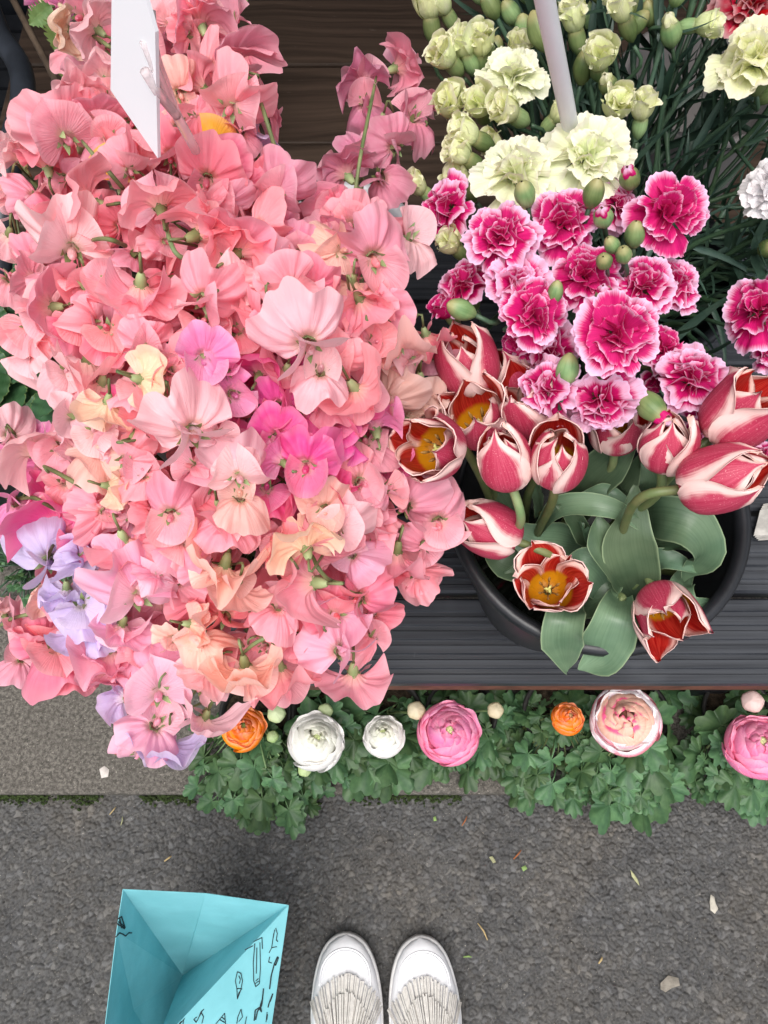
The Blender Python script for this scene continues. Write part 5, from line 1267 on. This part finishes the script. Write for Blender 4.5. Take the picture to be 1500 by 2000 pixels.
for l in gp:
    P = [at_z(x, y, .2) for x, y in l]
    nl = (Pm - A_).cross(gl - A_)
    def onl(px, py):
        d = at(px, py, 1.) - CAM; nn2 = nl.normalized(); nn2 = nn2 if nn2.dot(CAM - A_) > 0 else -nn2; return CAM + d * ((A_ - CAM).dot(nn2) / d.dot(nn2)) + nn2 * .0009
    P = [onl(x, y) for x, y in l]
    for a, b in zip(P[:-1], P[1:]): m.tube([a, b], .0007, 5)
part('printed_drawing', m.mesh('printed_drawing', M_INK), bg)

# ------------------------------------------------------------------ white fringed shoes
M_SHOE = mat_plain('white_leather', (.80, .80, .82), .7, .15, 30., .05, 260., .08, .0006)
M_SOLE = mat_plain('white_rubber', (.74, .73, .72), .6, .3, 60., .1)
M_FRINGE = mat_plain('fringe_leather', (.60, .575, .535), .6, .3, 200., .12)
def shoe(label, toe, heel_dir, mirror):
    Y = heel_dir.normalized(); X = Vector((-Y.y, Y.x, 0)) * mirror
    t = thing('shoe', label, 'shoe', tuple(toe + Y * .12 + Vector((0, 0, .0))))
    def W(x, s, z): return toe + X * x + Y * s + Vector((0, 0, z))
    st = [0, .004, .012, .026, .045, .070, .10, .13, .16, .20, .235, .25]
    hw = [.004, .016, .027, .0365, .0435, .0485, .0505, .0490, .0440, .0385, .030, .010]
    cx = [.004, .004, .0035, .003, .002, .001, 0, -.002, -.004, -.003, 0, 0]
    zt_ = [.030, .036, .042, .048, .053, .060, .070, .082, .092, .096, .098, .09]
    n = 21; rows = []
    for s, h, c, z in zip(st, hw, cx, zt_):
        row = []
        for k in range(n):
            a = math.pi * k / (n - 1); ca, sa = math.cos(a), math.sin(a)
            row.append(tuple(W(c + (h - .002) * math.copysign(abs(ca) ** .75, ca), s + .002, .022 + (z - .022) * sa ** .62)))
        rows.append(row)
    m = MB(); m.grid(np.array(rows), flip=mirror > 0); part('upper', m.mesh('upper', M_SHOE), t)
    ol = [(c + h, s) for s, h, c in zip(st, hw, cx)] + [(c - h, s) for s, h, c in zip(st[::-1], hw[::-1], cx[::-1])]
    P2 = spline([(a, b, 0) for a, b in ol], 72); rows = []
    for z, g_ in ((.0008, -.003), (.003, 0.), (.020, .0005), (.027, -.001), (.0285, -.006)):
        cc = Vector((0, .12, 0)); rows.append([tuple(W(*( (p + (p - cc).normalized() * g_)[:2] ), z)) for p in P2])
    m = MB(); m.grid(np.array(rows), closed=True, flip=mirror > 0); m.f.append(list(range(72))); m.mi.append(0); m.sm.append(False); part('sole', m.mesh('sole', M_SOLE), t)
    def surf(x, s, lift=0):
        h = np.interp(s, st, hw) - .002; c = np.interp(s, st, cx); z = np.interp(s, st, zt_); q = max(-.98, min(.98, (x - c) / h)); ca = math.copysign(abs(q) ** (1 / .75), q)
        return W(x, s + .002, .022 + (z - .022) * math.sqrt(max(0, 1 - ca * ca)) ** .62 + lift)
    for off, r_ in ((0, .0009), (.0028, .0007)):
        m = MB(); pts = []
        for k in range(25):
            a = math.pi * (k / 24); pts.append(surf(.003 + (.036 - off) * math.cos(a) * (1 if k else .99), .060 - (.045 - off) * math.sin(a) ** .8, .0004))
        m.tube(spline(pts, 60), r_, 6); part('seam', m.mesh('seam', M_SHOE), t)
    rg_ = random.Random(3 + int(mirror)); 
    for tier, (s0, s1, cnt, wmax, lift) in enumerate(((.150, .045, 44, .051, .0015), (.150, .064, 26, .036, .0065))):
        m = MB()
        for k in range(cnt):
            q = (k + .5) / cnt * 2 - 1; x0 = q * wmax * .28; x1 = q * wmax + rg_.uniform(-.0012, .0012); se = s1 + .040 * q * q + rg_.uniform(-.0022, .0022)
            pts = []; ll = rg_.uniform(0, .0009); fl_ = rg_.uniform(0, .0008)
            for f in np.linspace(0, 1, 8):
                x = x0 + (x1 - x0) * f ** 1.1; s = s0 + (se - s0) * f; h = np.interp(s, st, hw)
                xs = max(-h * .97, min(h * .97, x)); p = surf(xs, s, lift + .003 * math.sin(f * 3) + ll + f * .0010 + f ** 4 * fl_); 
                if abs(x) > h * .97: p += X * (x - xs) + Vector((0, 0, -abs(x - xs)))
                pts.append(p)
            for i in range(len(pts)): pass
            wv = .00128; L_ = []
            for i, p in enumerate(pts):
                T = (pts[min(i + 1, 7)] - pts[max(i - 1, 0)]).normalized(); S = T.cross(Vector((0, 0, 1))).normalized(); N = S.cross(T)
                wq = wv * (.26 + .50 * i / 7); L_.append([tuple(p - S * wq), tuple(p + S * wq), tuple(p + S * wq + N * .0022), tuple(p - S * wq + N * .0022)])
            m.grid(np.array(L_), closed=True); b = len(m.v) - 4; m.f.append([b, b + 1, b + 2, b + 3]); m.mi.append(0); m.sm.append(False)
        for i in range(len(m.sm)): m.sm[i] = False
        part('fringe', m.mesh('fringe', M_FRINGE), t, kind='stuff')
    return t
l_t, l_b = at_z(683, 1818, .0), at_z(678, 2000, .0); r_t, r_b = at_z(812, 1824, .0), at_z(832, 2005, .0)
shoe('white slip on shoe with leather fringe, nearer the turquoise bag', l_t, l_b - l_t, -1)
shoe('white slip on shoe with leather fringe, farther from the bag', r_t, r_b - r_t, 1)

# ------------------------------------------------------------------ litter on the asphalt and pavement
M_STRAW = mat_plain('straw', (.40, .30, .15), .8, .2); M_SCRAP = mat_plain('dry_leaf', (.30, .30, .17), .8, .2, 90., .3); M_GUM = mat_plain('pale_gum', (.42, .39, .33), .8, .2, 120., .2); M_TWIG = mat_plain('rusty_twig', (.28, .10, .04), .8, .2); M_GREENB = mat_plain('green_scrap', (.20, .30, .10), .7, .2)
def stick(label, x0, y0, x1, y1, r, mat, z=.003):
    a, b = at_z(x0, y0, z), at_z(x1, y1, z); m = MB(); mid = a.lerp(b, .5) + Vector((.0015, .001, .001)); m.tube([a, mid, b], [r * .7, r, r * .6], 6); solo('straw', m.mesh('straw', mat), label, 'straw', group='straws littering the ground')
stick('short pale straw lying above the turquoise bag', 321, 1682, 335, 1672, .0016, M_STRAW)
stick('thin tan straw right of the white shoes', 933, 1803, 952, 1836, .0013, M_STRAW)
stick('reddish straw on the asphalt below the ranunculus', 902, 1613, 912, 1594, .0011, M_TWIG)
stick('brown straw beside the green scrap on the asphalt', 1003, 1678, 1018, 1660, .0013, M_TWIG)
stick('pale green straw right of the right shoe', 905, 1869, 921, 1869, .0014, M_GREENB)
stick('short yellow straw at the lower right of the asphalt', 1169, 1882, 1176, 1869, .0016, M_STRAW)
stick('pale straw under the mossy kerb joint', 214, 1591, 226, 1576, .0011, M_STRAW)
stick('thin greenish straw right of the one under the kerb joint', 236, 1612, 239, 1595, .0010, M_SCRAP)
stick('pale straw standing beside the leaves at the lower right kerb', 1430, 1574, 1431, 1557, .0016, M_STRAW)
m = MB()
for (a, b) in (((221, 1458), (243, 1462)), ((225, 1474), (238, 1458)), ((232, 1460), (246, 1452))): m.tube([at_z(*a, .031), at_z(*b, .032)], .0013, 6)
solo('twig', m.mesh('twig', M_TWIG), 'rusty forked twig on the pavement left of the lowest blooms', 'twig')
def flat(name, label, cat, pts, mat, z, h=.0016, group=None):
    P = [at_z(x, y, z) for x, y in pts]; c = sum(P, Vector()) / len(P); m = MB(); k = len(P)
    m.add([tuple(p) for p in P] + [tuple(p.lerp(c, .35) + Vector((0, 0, h))) for p in P], [[i, (i + 1) % k, (i + 1) % k + k, i + k] for i in range(k)] + [list(range(k, 2 * k))], None, 0, True)
    m.f = [f[::-1] for f in m.f]; solo(name, m.mesh(name, mat), label, cat, group=group)
flat('dry_leaf', 'curled grey green dry leaf on the asphalt right of centre', 'leaf', [(1231, 1698), (1238, 1706), (1246, 1718), (1249, 1730), (1243, 1724), (1234, 1712)], M_SCRAP, .004)
flat('gum_spot', 'pale oval flattened gum on the asphalt at the right', 'gum', [(1388, 1747), (1395, 1752), (1398, 1765), (1403, 1775), (1396, 1785), (1388, 1778), (1386, 1762)], M_GUM, .003)
flat('gum_spot', 'greyish gum stain low on the asphalt at the right', 'gum', [(1290, 1920), (1305, 1905), (1325, 1910), (1328, 1925), (1312, 1930), (1300, 1938), (1290, 1932)], mat_plain('grey_gum', (.20, .18, .15), .85, .2, 90., .3), .0022, .0008)
flat('gum_spot', 'whitish spot on the pavement left of the lowest blooms', 'gum', [(194, 1502), (204, 1496), (213, 1503), (211, 1517), (198, 1520)], mat_plain('whitish_gum', (.52, .47, .44), .8, .2, 90., .2), .0285)
flat('leaf_scrap', 'bright green leaf scrap on the asphalt in the middle', 'leaf', [(1018, 1694), (1026, 1690), (1030, 1697), (1022, 1702)], M_GREENB, .004)
flat('leaf_scrap', 'yellowish leaf scrap left of the bright green one', 'leaf', [(955, 1674), (962, 1672), (969, 1684), (963, 1686)], M_SCRAP, .004)
flat('leaf_scrap', 'tiny pale green scrap below the pink swirled ranunculus', 'leaf', [(846, 1596), (851, 1594), (853, 1603), (847, 1604)], M_GREENB, .004)
